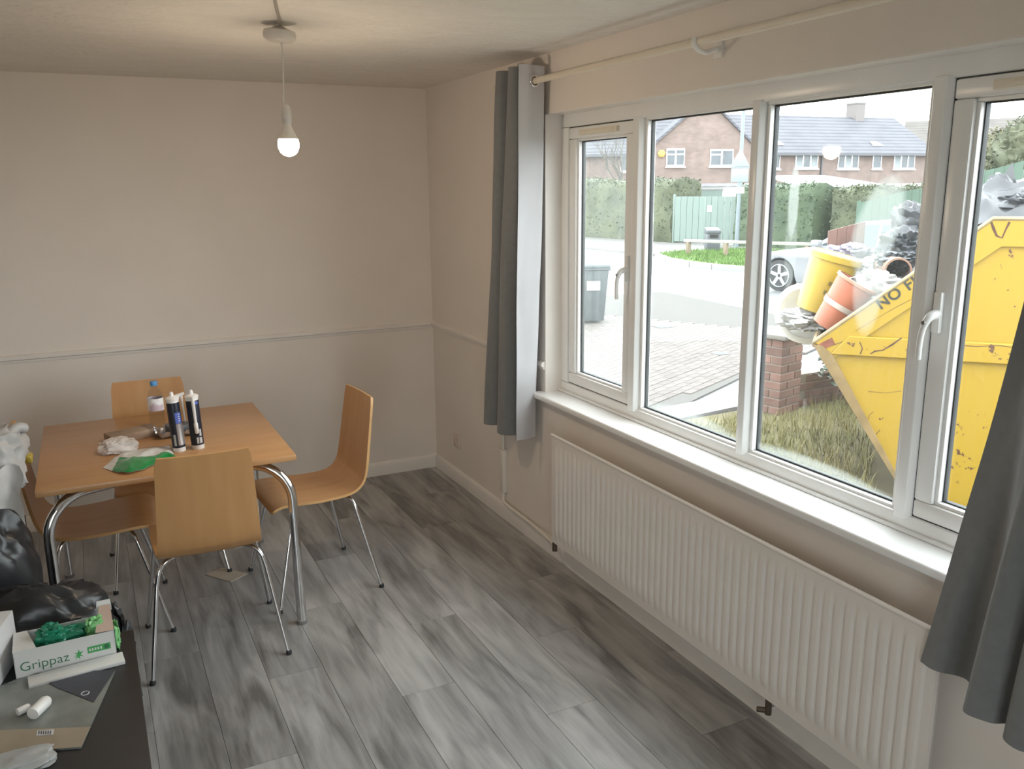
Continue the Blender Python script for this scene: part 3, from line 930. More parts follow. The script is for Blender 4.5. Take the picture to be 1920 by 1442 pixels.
# wet-wipe packet: white film sleeve with a green band along its near edge
pts = [ground(u, v, TZ) for u, v in ((193, 870), (250, 889), (334, 858), (305, 836), (238, 850))]
cw = sum(pts, Vector()) / 5
wp_t = thing('wipes_packet', 'half empty green and white wet-wipes packet lying on the table', 'packet', (cw.x, cw.y, TZ))
A0, A1 = ground(196, 871, TZ) - cw, ground(330, 860, TZ) - cw       # near edge ends
B0, B1 = ground(215, 858, TZ) - cw, ground(318, 836, TZ) - cw       # far edge
mid = ground(255, 890, TZ) - cw
def pack(s, t_, off=0.0):
    near = A0.lerp(A1, s) + (mid - (A0 + A1) / 2) * (1 - abs(2 * s - 0.8) ** 1.4 if abs(2 * s - 0.8) < 1 else 0)
    far = B0.lerp(B1, s) + Vector((0.0, 0.028, 0)) * math.sin(PI * s) * (0.5 + 0.5 * math.sin(6 * s))
    q = near.lerp(far, t_)
    h = 0.022 * math.sin(PI * min(1, max(0, s))) ** 0.6 * math.sin(PI * (0.08 + 0.84 * t_)) ** 0.7 * (1 + 0.5 * noise.noise(Vector((s * 4, t_ * 3, 9)))) + 0.004 * noise.noise(Vector((s * 11, t_ * 9, 2)))
    return (q.x, q.y, max(0.0015, h) + off)
green_f = mat('green_film', (0.012, 0.26, 0.065), 0.18, var=0.15, spec=0.6)
white_f = mat('white_film', (0.74, 0.73, 0.72), 0.3, var=0.05)
MB().grid(lambda s, t_: pack(s, t_), 36, 20).build('sleeve', white_f, wp_t, smooth=True, angle=60, recalc=False)
MB().grid(lambda s, t_: pack(0.16 + 0.84 * s, t_ * (0.62 - 0.34 * s) , 0.0012), 30, 10).build('green_band', green_f, wp_t, smooth=True, angle=60, recalc=False)
p = on_table(224, 850)
crumple('tissue', mat('tissue_paper', (0.76, 0.70, 0.67), 0.85), None, (p.x, p.y + 0.02, TZ + 0.022), (0.066, 0.042, 0.034), 3, 0.30, 2.0, flat=TZ + 0.0005, nu=44, nv=30, ridge=0.6)
tag(bpy.data.objects['tissue'], 'crumpled white tissue poking out beside the wet-wipes packet', 'tissue')

# ---------------------------------------------------------------- card on the floor
pts = [ground(u, v, 0) for u, v in ((384, 1078), (433, 1092), (464, 1077), (416, 1066))]
MB().prism([(q.x, q.y, 0.0005) for q in pts], (0, 0, 0.004)).build('cardboard_scrap', mat('pale_card', (0.56, 0.49, 0.40), 0.8), None)
tag(bpy.data.objects['cardboard_scrap'], 'flat scrap of pale cardboard on the floor under the table', 'cardboard')

# ---------------------------------------------------------------- rubbish bags and the low black table, left
blackp = mat('black_bin_liner', (0.020, 0.021, 0.024), 0.34, var=0.3, scale=5, spec=0.5)
b1 = thing('bin_bag', 'big full black bin bag standing by the table end', 'bag', (-2.445, -1.735, 0))
o = crumple('bag_body', blackp, b1, (0, 0, 0.40), (0.260, 0.190, 0.41), 1, 0.11, 1.7, flat=0.001, top_pinch=0.25, nu=56, nv=40, ridge=0.6)
o = MB().tube([(-0.04, 0.0, 0.74), (-0.05, 0.01, 0.79), (-0.05, 0.02, 0.815)], [0.07, 0.03, 0.08], 14).build('tied_neck', blackp, b1, smooth=True, angle=60)
b2 = thing('bin_bag', 'low slumped black bin bag with shiny folds behind the glove box', 'bag', (-2.215, -2.070, 0))
crumple('bag_body', blackp, b2, (0, 0, 0.26), (0.280, 0.160, 0.275), 5, 0.11, 1.9, flat=0.001, nu=56, nv=36, ridge=0.8)
crumple('torn_edge', mat('grey_bin_liner_fold', (0.05, 0.055, 0.06), 0.28), b2, (0.250, -0.01, 0.17), (0.050, 0.12, 0.20), 8, 0.35, 2.2, flat=0.001, nu=36, nv=26, ridge=0.9)
wb = thing('carrier_bag', 'crumpled white plastic carrier bag on top of the big black bin bag', 'bag', (-2.335, -1.71, 0.775))
whp = mat('white_carrier_film', (0.44, 0.43, 0.425), 0.5, var=0.06)
crumple('bag_body', whp, wb, (0.0, 0, 0.115), (0.150, 0.13, 0.125), 4, 0.20, 1.5, nu=60, nv=44, ridge=0.55)
MB().grid(lambda s, t_: (-0.06 + 0.20 * s + 0.02 * noise.noise(Vector((s * 3, t_ * 3, 5))), -0.15 - 0.045 * t_ - 0.022 * math.sin(2 * t_ + 12 * s), 0.11 - 0.19 * t_ * (0.55 + 1.1 * abs(s - 0.62)) + 0.015 * math.sin(9 * s)), 16, 20).build('hanging_flap', whp, wb, smooth=True, angle=60, recalc=False)
MB().tube(smooth_path([(0.08, -0.02, 0.17), (0.13, 0.03, 0.205), (0.165, 0.05, 0.195)], 6), [0.03] + [0.018] * 11 + [0.010], 10).build('handle_loop', whp, wb, smooth=True, angle=60)
o = crumple('yellow_wrapper', mat('yellow_wrapper_film', (0.45, 0.32, 0.05), 0.4), None, (-2.180, -1.66, 0.865), (0.014, 0.016, 0.020), 6, 0.3, 2.4, nu=24, nv=18)
tag(o, 'small yellow wrapper tucked beside the white carrier bag', 'wrapper')

LZ = 0.42
blk_t = mat('black_table_board', (0.022, 0.022, 0.024), 0.42, var=0.1)
lt = thing('low_table', 'low matt black side table covered with packaging', 'table', (-2.45, -2.95, 0))
MB().box(-0.48, 0.535, -0.62, 0.70, LZ - 0.035, LZ).build('table_top', blk_t, lt, bevel=0.003)
for sx in (-0.44, 0.445):
    for sy in (-0.58, 0.60):
        MB().box(sx - 0.025, sx + 0.025, sy - 0.025, sy + 0.025, 0, LZ - 0.035).build('leg', blk_t, lt, bevel=0.003)

# glove dispenser box: open-topped white carton with printed front
gb = thing('glove_box', 'open white glove dispenser box with green print and green gloves inside', 'box', (-2.102, -2.345, LZ), R(2))
wc = mat('white_carton', (0.66, 0.66, 0.65), 0.5, var=0.03)
W2, D2, HB = 0.132, 0.062, 0.085
m = MB().box(-W2, W2, -D2, -D2 + 0.002, 0, HB).box(-W2, W2, D2 - 0.002, D2, 0, HB).box(-W2, -W2 + 0.002, -D2, D2, 0, HB).box(W2 - 0.002, W2, -D2, D2, 0, HB).box(-W2, W2, -D2, D2, 0, 0.002)
m.build('carton', wc, gb)
# torn top left at both ends
MB().prism([(-W2, -D2, HB), (-W2 + 0.06, -D2, HB), (-W2 + 0.035, D2, HB), (-W2, D2, HB)], (0, 0, 0.0015)).build('top_flap', wc, gb)
MB().prism([(W2, -D2, HB), (W2 - 0.05, -D2, HB + 0.004), (W2 - 0.03, D2, HB + 0.03), (W2, D2, HB + 0.03)], (0, 0, 0.0015)).build('top_flap', mat('carton_print_tan', (0.50, 0.38, 0.32), 0.6), gb)
MB().prism([(W2 - 0.04, D2 - 0.006, HB + 0.012), (W2 + 0.004, D2 - 0.006, HB + 0.012), (W2 + 0.002, D2 + 0.002, HB + 0.045), (W2 - 0.036, D2 + 0.002, HB + 0.045)], (0, 0.0015, 0)).build('raised_tab', wc, gb)
glove = mat('green_nitrile', (0.02, 0.24, 0.14), 0.35)
crumple('glove', glove, gb, (-0.035, 0.0, 0.078), (0.034, 0.030, 0.034), 11, 0.4, 2.2, nu=30, nv=22, ridge=0.9)
crumple('glove', glove, gb, (0.010, 0.012, 0.062), (0.05, 0.034, 0.026), 12, 0.4, 2.2, nu=30, nv=22, ridge=0.9)
crumple('glove', mat('light_green_nitrile', (0.22, 0.55, 0.22), 0.35), gb, (0.082, -0.01, 0.080), (0.022, 0.020, 0.030), 13, 0.4, 2.4, nu=26, nv=20, ridge=0.9)
crumple('glove', mat('light_green_nitrile', (0.22, 0.55, 0.22)), gb, (0.1365, -0.01, 0.045), (0.010, 0.030, 0.040), 14, 0.4, 2.4, nu=26, nv=20, ridge=0.9)
ink = mat('dark_green_ink', (0.03, 0.16, 0.07), 0.5)
FR = Matrix.Translation((0, -D2 - 0.0004, 0)) @ Matrix.Rotation(R(90), 4, 'X')
text_mesh('Grippaz', 0.040, 'printed_name', ink, gb, Matrix.Translation((-W2 + 0.012, -D2 - 0.0006, 0.022)) @ Matrix.Rotation(R(90), 4, 'X'), 0.0003, offset=-0.0004)
# little leaping figure after the name
fig = [(0.000, 0.006), (0.010, 0.012), (0.004, 0.000), (0.012, 0.006), (0.016, -0.002), (0.017, 0.009), (0.026, 0.004), (0.019, 0.014), (0.028, 0.022), (0.018, 0.020), (0.015, 0.030), (0.012, 0.020), (0.002, 0.022), (0.010, 0.016)]
MB().prism([(0.018 + a, -D2 - 0.0002, 0.020 + b) for a, b in fig], (0, -0.0004, 0)).build('printed_figure', mat('mid_green_ink', (0.06, 0.35, 0.10), 0.5), gb)
MB().box(0.056, 0.118, -D2 - 0.0008, -D2 - 0.0001, 0.030, 0.050).build('printed_block', mat('mid_green_ink', (0.06, 0.35, 0.10)), gb)
for k in range(5):
    MB().box(0.060 + 0.0075 * k, 0.0645 + 0.0075 * k, -D2 - 0.0012, -D2 - 0.0007, 0.036, 0.044).build('printed_mark', wc, gb)
MB().lathe([(0.008, 0), (0.008, 0.0005)], 6).build('printed_badge', ink, gb).matrix_local = Matrix.Translation((0.107, -D2 - 0.0008, 0.040)) @ Matrix.Rotation(R(90), 4, 'X')
# second flattened carton below it
o = MB().box(-0.125, 0.125, -0.03, 0.03, 0, 0.012).build('flat_carton', wc, None, bevel=0.002)
o.location = (-2.075, -2.445, LZ); o.rotation_euler.z = R(5)
tag(o, 'flattened white carton lying in front of the glove box', 'carton')
# white upright carton at the left
o = thing('white_carton', 'plain white carton standing at the left end of the glove box', 'carton', (-2.335, -2.33, LZ), R(-14))
MB().box(-0.09, 0.085, -0.095, 0.09, 0, 0.15).build('carton', mat('white_board', (0.60, 0.60, 0.61), 0.55, var=0.04), o, bevel=0.002)
MB().box(0.02, 0.05, -0.0962, -0.0948, 0.125, 0.132).build('printed_mark', mat('grey_print', (0.2, 0.2, 0.22), 0.5), o)

# clear bag of fittings with card header, two white dowel-like caps in it
q = [ground(u, v, LZ + 0.003) for u, v in ((216, 1258), (152, 1402), (-40, 1418), (-30, 1300), (60, 1262))]
pc = sum(q, Vector()) / 5
pk = thing('fittings_packet', 'clear plastic packet with a tan card header lying on the low black table', 'packet', (pc.x, pc.y, LZ))
loc2 = lambda u, v, z=0.0: tuple(ground(u, v, LZ + 0.003) - Vector((pc.x, pc.y, LZ)) + Vector((0, 0, z)))
MB().prism([loc2(*c_, 0.0 - 0.0025) for c_ in ((216, 1258), (152, 1402), (-40, 1418), (-30, 1300), (60, 1262))], (0, 0, 0.004)).build('backing_film', mat('grey_green_film', (0.20, 0.215, 0.20), 0.22, var=0.25, scale=9), pk)
MB().prism([loc2(*c_, 0.002) for c_ in ((170, 1365), (152, 1402), (-40, 1418), (-40, 1372))], (0, 0, 0.0012)).build('card_header', mat('tan_header', (0.34, 0.28, 0.21), 0.6, var=0.1), pk)
MB().prism([loc2(*c_, 0.002) for c_ in ((216, 1258), (176, 1318), (105, 1290), (60, 1264))], (0, 0, 0.0012)).build('dark_panel', mat('slate_print', (0.055, 0.058, 0.075), 0.35), pk)
c0 = Vector(loc2(160, 1302, 0.0036))
MB().tube([(c0.x + 0.010 * math.cos(a), c0.y + 0.010 * math.sin(a), c0.z) for a in [2 * PI * k / 18 for k in range(18)]], 0.0013, 6, closed=True).build('ring_mark', mat('pale_print', (0.6, 0.6, 0.62), 0.5), pk)
MB().prism([loc2(*c_, 0.0034) for c_ in ((70, 1372), (102, 1370), (100, 1380), (68, 1382))], (0, 0, 0.0006)).build('barcode_label', mat('pale_print', (0.6, 0.6, 0.62)), pk)
for k in range(6):
    MB().prism([loc2(*c_, 0.0041) for c_ in ((73 + 4.3 * k, 1373), (75 + 4.3 * k, 1373), (74 + 4.3 * k, 1379.5), (72 + 4.3 * k, 1379.5))], (0, 0, 0.0003)).build('barcode_bar', mat('slate_print', (0.055, 0.058, 0.075)), pk)
wpl = mat('white_dowel', (0.80, 0.79, 0.78), 0.35)
for (a, b_, r_, lab) in (((62, 1345), (92, 1316), 0.0165, 'longer white plastic cap tube lying on the fittings packet'), ((33, 1338), (58, 1326), 0.0105, 'shorter white plastic cap lying on the fittings packet')):
    A, B = ground(*a, LZ + 0.012), ground(*b_, LZ + 0.012)
    d_ = (B - A)
    zz = LZ + 0.005 + r_
    A.z = B.z = zz
    L_ = [A, A + d_ * 0.02, A + d_ * 0.8, A + d_ * 0.93, A + d_ * 1.0]
    o = MB().tube(L_, [r_ * 0.97, r_, r_, r_ * 0.75, r_ * 0.2], 16).build('bottle_stopper', wpl, None, smooth=True, angle=50)
    tag(o, lab, 'cap', 'white caps on the fittings packet')
c1 = ground(30, 1436, LZ)
o = crumple('plastic_sleeve', mat('pale_plastic', (0.40, 0.41, 0.41), 0.4), None, (c1.x, c1.y - 0.01, LZ + 0.012), (0.085, 0.045, 0.016), 9, 0.25, 2.0, flat=LZ + 0.001, nu=36, nv=20)
tag(o, 'pale grey crumpled plastic sleeve on the low table beside the fittings packet', 'plastic sleeve')

# ================================================================ OUTSIDE
GZ, RZ = -0.20, -0.30          # front garden level, drive and road level
def sheet(name, pts, z, material, thick=0.3):
    o = MB().prism([(x, y, z - thick) for x, y in pts], (0, 0, thick)).build(name, material, None)
    o['kind'] = 'structure'
    return o
sheet('rear_garden', [(-25, -40), (0.28, -40), (0.28, -6.8), (-25, -6.8)], -0.15, mat('rear_patio', (0.26, 0.25, 0.23), 0.9, scale=2, var=0.2))
asphalt = mat('wet_asphalt', (0.15, 0.155, 0.16), 0.22, scale=0.7, col2=(0.22, 0.225, 0.23), spec=0.6)
sheet('road', [(0.3, -30), (75, -30), (75, 75), (0.3, 75)], RZ - 0.03, asphalt)
pave_m = mat('far_pavement', (0.16, 0.15, 0.148), 0.5, var=0.08, scale=2)
sheet('far_pavement', [(13.5, 60), (13.3, 20.2), (13.4, 16.4), (14.6, 16.3), (17.5, 12), (22, -10), (40, -10), (40, 60)], RZ + 0.04, pave_m)
kerb_m = mat('kerb_stone', (0.22, 0.215, 0.21), 0.6)

# ---- green verge with kerb, knee rail and litter bin
vg = [(13.23, 15.75), (12.62, 14.4), (12.35, 13.04), (12.38, 12.2), (12.53, 11.39), (12.9, 9.5), (13.6, 7.0), (17.5, 7.0), (17.2, 12), (16.7, 15.6), (15.6, 16.2), (14.4, 16.3)]
sheet('verge', vg, RZ + 0.10, mat('verge_turf', (0.06, 0.115, 0.018), 0.85, scale=1.5, col2=(0.09, 0.14, 0.03)))
m = MB()
edge = [vg[-1]] + vg[:7]
for (a, b_) in zip(edge, edge[1:]):
    A, B = Vector((*a, 0)), Vector((*b_, 0))
    n = Vector((-(B - A).y, (B - A).x, 0)).normalized() * 0.13
    if n.x > 0: n = -n
    m.prism([(A.x, A.y, RZ - 0.05), (B.x, B.y, RZ - 0.05), (B.x + n.x, B.y + n.y, RZ - 0.05), (A.x + n.x, A.y + n.y, RZ - 0.05)], (0, 0, 0.16))
m.build('kerb', kerb_m, None)['kind'] = 'structure'
rng = random.Random(3)
def blades(name, region, z, n, h, w, material, parent=None, label=None, cat=None):
    vs, fs = [], []
    k = 0
    while k < n:
        p = region()
        if p is None:
            continue
        a = rng.uniform(0, 2 * PI)
        hh = h * rng.uniform(0.5, 1.3)
        lean = rng.uniform(0.1, 0.6) * hh
        dx, dy = math.cos(a) * w, math.sin(a) * w
        la = rng.uniform(0, 2 * PI)
        i = len(vs)
        vs += [(p[0] - dx, p[1] - dy, z), (p[0] + dx, p[1] + dy, z), (p[0] + math.cos(la) * lean, p[1] + math.sin(la) * lean, z + hh)]
        fs.append((i, i + 1, i + 2))
        k += 1
    o = MB().add(vs, fs).build(name, material, parent, recalc=False)
    o['kind'] = 'stuff'
    if label:
        tag(o, label, cat)
    return o
def verge_pt():
    x, y = rng.uniform(12.4, 16.9), rng.uniform(8, 16.1)
    c = False
    j = len(vg) - 1
    for i in range(len(vg)):
        xi, yi = vg[i]; xj, yj = vg[j]
        if (yi > y) != (yj > y) and x < (xj - xi) * (y - yi) / (yj - yi) + xi:
            c = not c
        j = i
    return (x, y) if c else None
blades('verge_grass', verge_pt, RZ + 0.095, 9000, 0.10, 0.014, mat('verge_blades', (0.075, 0.145, 0.022), 0.7, var=0.25, scale=2), None, 'bright green grass on the verge across the road', 'grass')
timber = mat('weathered_timber', (0.17, 0.13, 0.09), 0.75, var=0.15, scale=6, stretch=(1, 1, 0.3))
pr0 = Vector((13.69, 14.99, RZ + 0.09))
kr = thing('knee_rail', 'low timber knee rail fence on the grass verge', 'fence', pr0)
st = Vector((0.525, -1.0, 0))
for k in range(5):
    q = st * k
    MB().box(q.x - 0.055, q.x + 0.055, q.y - 0.055, q.y + 0.055, 0, 0.37).build('post', timber, kr, bevel=0.008)
a, b_ = -st * 0.12, st * 4.2
nn = Vector((st.y, -st.x, 0)).normalized() * 0.05
MB().prism([(a.x - nn.x, a.y - nn.y, 0.365), (a.x + nn.x, a.y + nn.y, 0.365), (b_.x + nn.x, b_.y + nn.y, 0.365), (b_.x - nn.x, b_.y - nn.y, 0.365)], (0, 0, 0.085)).build('rail', mat('pale_rail', (0.24, 0.235, 0.21), 0.7), kr, bevel=0.01)
lb = thing('litter_bin', 'dark grey litter bin behind the knee rail', 'bin', (15.3, 15.9, RZ + 0.09), R(-25))
lbm = mat('litter_bin_plastic', (0.06, 0.065, 0.075), 0.5)
MB().prism([(-0.2, -0.19, 0), (0.2, -0.19, 0), (0.2, 0.19, 0), (-0.2, 0.19, 0)], (0, 0, 0.52)).build('bin_body', lbm, lb, bevel=0.02)
MB().prism([(-0.215, -0.2, 0.52), (-0.215, 0.2, 0.52), (-0.215, 0.2, 0.70), (-0.215, -0.2, 0.62)], (0.43, 0, 0)).build('hood', lbm, lb, bevel=0.02)
MB().box(-0.13, 0.13, -0.206, -0.196, 0.40, 0.50).build('opening', mat('bin_slot_black', (0.01, 0.01, 0.01), 0.8), lb)

# ---- wheelie bin on the drive
wbn = thing('wheelie_bin', 'grey wheelie bin with a white number label on the drive', 'bin', (5.06, 6.34, RZ), R(-22))
wbm = mat('wheelie_bin_plastic', (0.055, 0.065, 0.072), 0.5, var=0.15)
def frus(x0, y0, x1, y1, z0, z1, dy=0.0):
    vs = [(-x0, -y0, z0), (x0, -y0, z0), (x0, y0, z0), (-x0, y0, z0), (-x1, -y1 + dy, z1), (x1, -y1 + dy, z1), (x1, y1 + dy, z1), (-x1, y1 + dy, z1)]
    return MB().add(vs, [(0, 3, 2, 1), (4, 5, 6, 7), (0, 1, 5, 4), (1, 2, 6, 5), (2, 3, 7, 6), (3, 0, 4, 7)])
frus(0.19, 0.22, 0.245, 0.29, 0.04, 0.83).build('bin_body', wbm, wbn, bevel=0.02)
MB().box(-0.27, 0.27, -0.31, 0.31, 0.82, 0.86).build('rim', wbm, wbn, bevel=0.012)
MB().prism([(-0.265, -0.32, 0.86), (-0.265, 0.32, 0.86), (-0.265, 0.30, 0.93), (-0.265, -0.10, 0.96), (-0.265, -0.31, 0.90)], (0.53, 0, 0)).build('lid', wbm, wbn, bevel=0.015)
MB().tube([(-0.22, 0.36, 0.86), (0.22, 0.36, 0.86)], 0.018, 10).box(-0.23, -0.19, 0.30, 0.37, 0.845, 0.875).box(0.19, 0.23, 0.30, 0.37, 0.845, 0.875).build('handle_bar', wbm, wbn)
for sx in (-1, 1):
    MB().tube([(sx * 0.20, 0.22, 0.10), (sx * 0.25, 0.22, 0.10)], 0.10, 20).build('wheel', gasket_m, wbn, smooth=True, angle=40)
MB().box(-0.09, 0.11, -0.2795, -0.2735, 0.52, 0.66).build('number_label', mat('bin_label_white', (0.7, 0.72, 0.72), 0.5), wbn)

# ---- block paved drive: bricks laid in stretcher rows
drive = sheet('driveway', [(0.3, 0.5), (3.2, 1.5), (8.0, 4.0), (8.4, 9.0), (0.3, 9.0)], RZ - 0.012, mat('jointing_sand', (0.07, 0.065, 0.06), 0.9), 0.05)
blk_m = mat('block_paver', (0.115, 0.100, 0.094), 0.85, var=0.08, scale=6, obj_random=0.10, spec=0.2)
bl, bw = 0.200, 0.100
base_o = None
rest = MB()
cands = []
ux = Vector((0.90, 0.436, 0)); uy = Vector((-0.436, 0.90, 0)); o0 = Vector((2.6, 1.3, 0))
for r_ in range(-2, 52):
    for c_ in range(-10, 26):
        p = o0 + ux * ((c_ + 0.5 * (r_ % 2)) * bl) + uy * (r_ * bw)
        if p.x < 0.5 or p.y > 8.8 or p.x > 8.2 or p.y < 0.56 + (p.x - 0.3) * 0.40 or p.y < 0.95:
            continue
        v_ = p + Vector((0, 0, RZ)) - CAM
        dp = v_.dot(FW)
        uu, vv = 960 + F_PX * v_.dot(RT) / dp, 721 - F_PX * v_.dot(UP) / dp
        vis = 1206 < uu < 1392 and 640 < vv < 800
        cands.append((0 if vis else 1, dp, p))
cands.sort(key=lambda q: (q[0], q[1]))
ang = math.atan2(ux.y, ux.x)
for i, (nv_, dp, p) in enumerate(cands):
    if i < 300 and nv_ == 0:
        if base_o is None:
            base_o = MB().box(-bl / 2 + 0.003, bl / 2 - 0.003, -bw / 2 + 0.003, bw / 2 - 0.003, -0.02, 0.0).build('paving_block', blk_m, drive, bevel=0.004, seg=1)
            o = base_o
        else:
            o = bpy.data.objects.new('paving_block', base_o.data)
            COL.objects.link(o); o.parent = drive
        o.location = (p.x, p.y, RZ - rng.uniform(0, 0.004)); o.rotation_euler.z = ang
    else:
        rest.m = Matrix.Translation((p.x, p.y, RZ)) @ Matrix.Rotation(ang, 4, 'Z')
        rest.box(-bl / 2 + 0.004, bl / 2 - 0.004, -bw / 2 + 0.004, bw / 2 - 0.004, -0.02, -0.001)
o = rest.build('paving_blocks_beyond', mat('block_paver_far', (0.125, 0.108, 0.10), 0.7, spec=0.3, var=0.12, scale=4), drive)
o['kind'] = 'stuff'
for (u, v, s_, lab) in ((1245, 612, 0.30, 'dark wet drain cover in the road beyond the drive'), (1352, 663, 0.20, 'small drain cover at the edge of the drive')):
    p = ground(u, v, RZ)
    dc = thing('drain_cover', lab, 'drain cover', (p.x, p.y, RZ - 0.004))
    MB().box(-s_ / 2, s_ / 2, -s_ * 0.4, s_ * 0.4, 0, 0.010).build('plate', mat('cast_iron', (0.09, 0.095, 0.10), 0.5, 0.3), dc, bevel=0.003)
    for k in range(4):
        MB().box(-s_ * 0.38 + k * s_ * 0.2, -s_ * 0.30 + k * s_ * 0.2, -s_ * 0.3, s_ * 0.3, 0.0095, 0.013).build('rib', mat('cast_iron', (0.09, 0.095, 0.10)), dc)

# ---- front garden: rough grass, edging kerb, brick pier and low brick wall
sheet('front_garden', [(0.28, -9), (9, -9), (9, 0.2), (4.9, 0.85), (3.75, 0.75), (2.45, 0.70), (0.28, 0.35)], GZ, mat('garden_soil', (0.075, 0.06, 0.03), 0.95, scale=2.2, col2=(0.12, 0.105, 0.05), bump=0.6, bscale=18))
pathk = thing('edging_kerb', 'pale concrete edging strip between the drive and the front garden', 'kerb', (2.45, 0.78, RZ))
MB().prism([(-2.1, -0.33, -0.02), (0.0, -0.03, -0.02), (0.82, 0.06, -0.02), (0.80, 0.42, -0.02), (-0.02, 0.33, -0.02), (-2.1, 0.03, -0.02)], (0, 0, 0.125)).build('edging_slab', mat('pale_concrete', (0.19, 0.19, 0.20), 0.5, var=0.06), pathk, bevel=0.01)
def garden_pt():
    x, y = rng.uniform(0.6, 5.2), rng.uniform(-3.2, 0.50)
    q = Vector((x - 1.952, y + 1.102, 0))          # keep clear of the skip and the pier
    a, b2 = q.dot(Vector((0.670, -0.742, 0))), q.dot(Vector((0.742, 0.670, 0)))
    if 0.55 < a < 3.2 and -0.05 < b2 < 1.8:
        return None
    if 3.2 < x < 3.75 and y > 0.35:
        return None
    return (x, y)
straw = mat('dry_grass', (0.26, 0.22, 0.10), 0.8, scale=1.3, col2=(0.17, 0.17, 0.065))
blades('garden_grass', garden_pt, GZ - 0.003, 14000, 0.11, 0.005, straw, None, 'rough straw coloured grass in the front garden under the window', 'grass')

brick_m = mat('red_brick', (0.13, 0.070, 0.055), 0.8, var=0.15, scale=9, obj_random=0.25)
mortar = mat('mortar', (0.17, 0.15, 0.13), 0.9)
brick_mesh = None
def brick(parent, x, y, z, rz=0.0, half=False):
    global brick_mesh
    if brick_mesh is None:
        o = MB().box(0, 0.215, 0, 0.1025, 0, 0.065).build('brick', brick_m, parent, bevel=0.004, seg=1)
        brick_mesh = o.data
    else:
        o = bpy.data.objects.new('brick', brick_mesh)
        COL.objects.link(o)
        o.parent = parent
    o.location = (x, y, z)
    o.rotation_euler = (0, 0, rz)
    if half: o.scale = (0.477, 1, 1)
    return o
pier = thing('brick_pier', 'red brick gate pier with a flat cap at the edge of the drive', 'pier', (3.36, 0.42, GZ), R(14))
MB().box(0.006, 0.319, 0.006, 0.319, -0.1, 0.675).build('mortar_core', mortar, pier)
for c_ in range(9):
    z = c_ * 0.075
    if c_ % 2 == 0:
        brick(pier, 0, 0, z); brick(pier, 0.325, 0, z, R(90)); brick(pier, 0.325, 0.325, z, R(180)); brick(pier, 0, 0.325, z, R(270))
    else:
        brick(pier, 0.11, 0, z); brick(pier, 0.325, 0.11, z, R(90)); brick(pier, 0.215, 0.325, z, R(180)); brick(pier, 0, 0.215, z, R(270))
MB().box(-0.05, 0.375, -0.05, 0.375, 0.675, 0.715).build('cap_slab', mat('pier_cap', (0.14, 0.13, 0.115), 0.8), pier, bevel=0.006)
lw = thing('low_brick_wall', 'low red brick front wall overgrown behind the skip', 'wall', (3.70, 0.56, GZ), R(2))
MB().box(0, 2.7, 0.006, 0.096, -0.1, 0.30).build('mortar_core', mortar, lw)
for c_ in range(4):
    for k in range(12):
        brick(lw, k * 0.225 + (0.1125 if c_ % 2 else 0), 0, c_ * 0.075)
# bramble over the wall
br = thing('bramble', 'leafy bramble scrambling over the low brick wall', 'bramble', (3.95, 0.42, GZ))
bst = mat('bramble_stem', (0.16, 0.11, 0.08), 0.8)
leafm = mat('bramble_leaf', (0.055, 0.075, 0.05), 0.55, var=0.3, scale=9)
rb = random.Random(12)
lv = MB()
m = MB()
for k in range(22):
    a = rb.uniform(0.5, 2.6)
    x0_, y0_ = rb.uniform(0.05, 0.95), rb.uniform(-0.10, 0.05)
    ln = rb.uniform(0.5, 0.95)
    pts = []
    for s_ in range(7):
        t_ = s_ / 6
        pts.append((x0_ + math.cos(a) * ln * t_ * 0.9, y0_ + 0.1 * math.sin(a * 3) * t_, 0.02 + 1.1 * ln * t_ - 0.62 * ln * t_ * t_))
    m.tube(smooth_path(pts, 3), 0.006, 5)
    for s_ in range(2, 7):
        for q in range(4):
            P = Vector(pts[s_]) + Vector((rb.uniform(-0.05, 0.05), rb.uniform(-0.05, 0.05), rb.uniform(-0.03, 0.04)))
            r_ = rb.uniform(0.022, 0.042)
            ax = Matrix.Rotation(rb.uniform(0, 6.28), 4, 'Z') @ Matrix.Rotation(rb.uniform(-0.9, 0.9), 4, 'X') @ Matrix.Rotation(rb.uniform(-0.9, 0.9), 4, 'Y')
            lv.m = Matrix.Translation(P) @ ax
            lv.add([(-r_, 0, 0), (-r_ * 0.3, -r_ * 0.7, 0.004), (r_ * 0.6, -r_ * 0.5, 0), (r_ * 1.3, 0, -0.006), (r_ * 0.6, r_ * 0.5, 0), (-r_ * 0.3, r_ * 0.7, 0.004)], [(0, 1, 2, 3, 4, 5)])
m.build('stems', bst, br, smooth=True)
o = lv.build('leaves', leafm, br, recalc=False); o['kind'] = 'stuff'

# ================================================================ SKIP
nx = Vector((0.742, 0.670, 0)).normalized()
dx = Vector((nx.y, -nx.x, 0))
K0 = 0.85
S0 = 2.252
org = nx * K0 + dx * S0
skip = thing('skip', 'full yellow waste skip with rust streaks parked in front of the window', 'skip', (org.x, org.y, GZ), math.atan2(dx.y, dx.x))
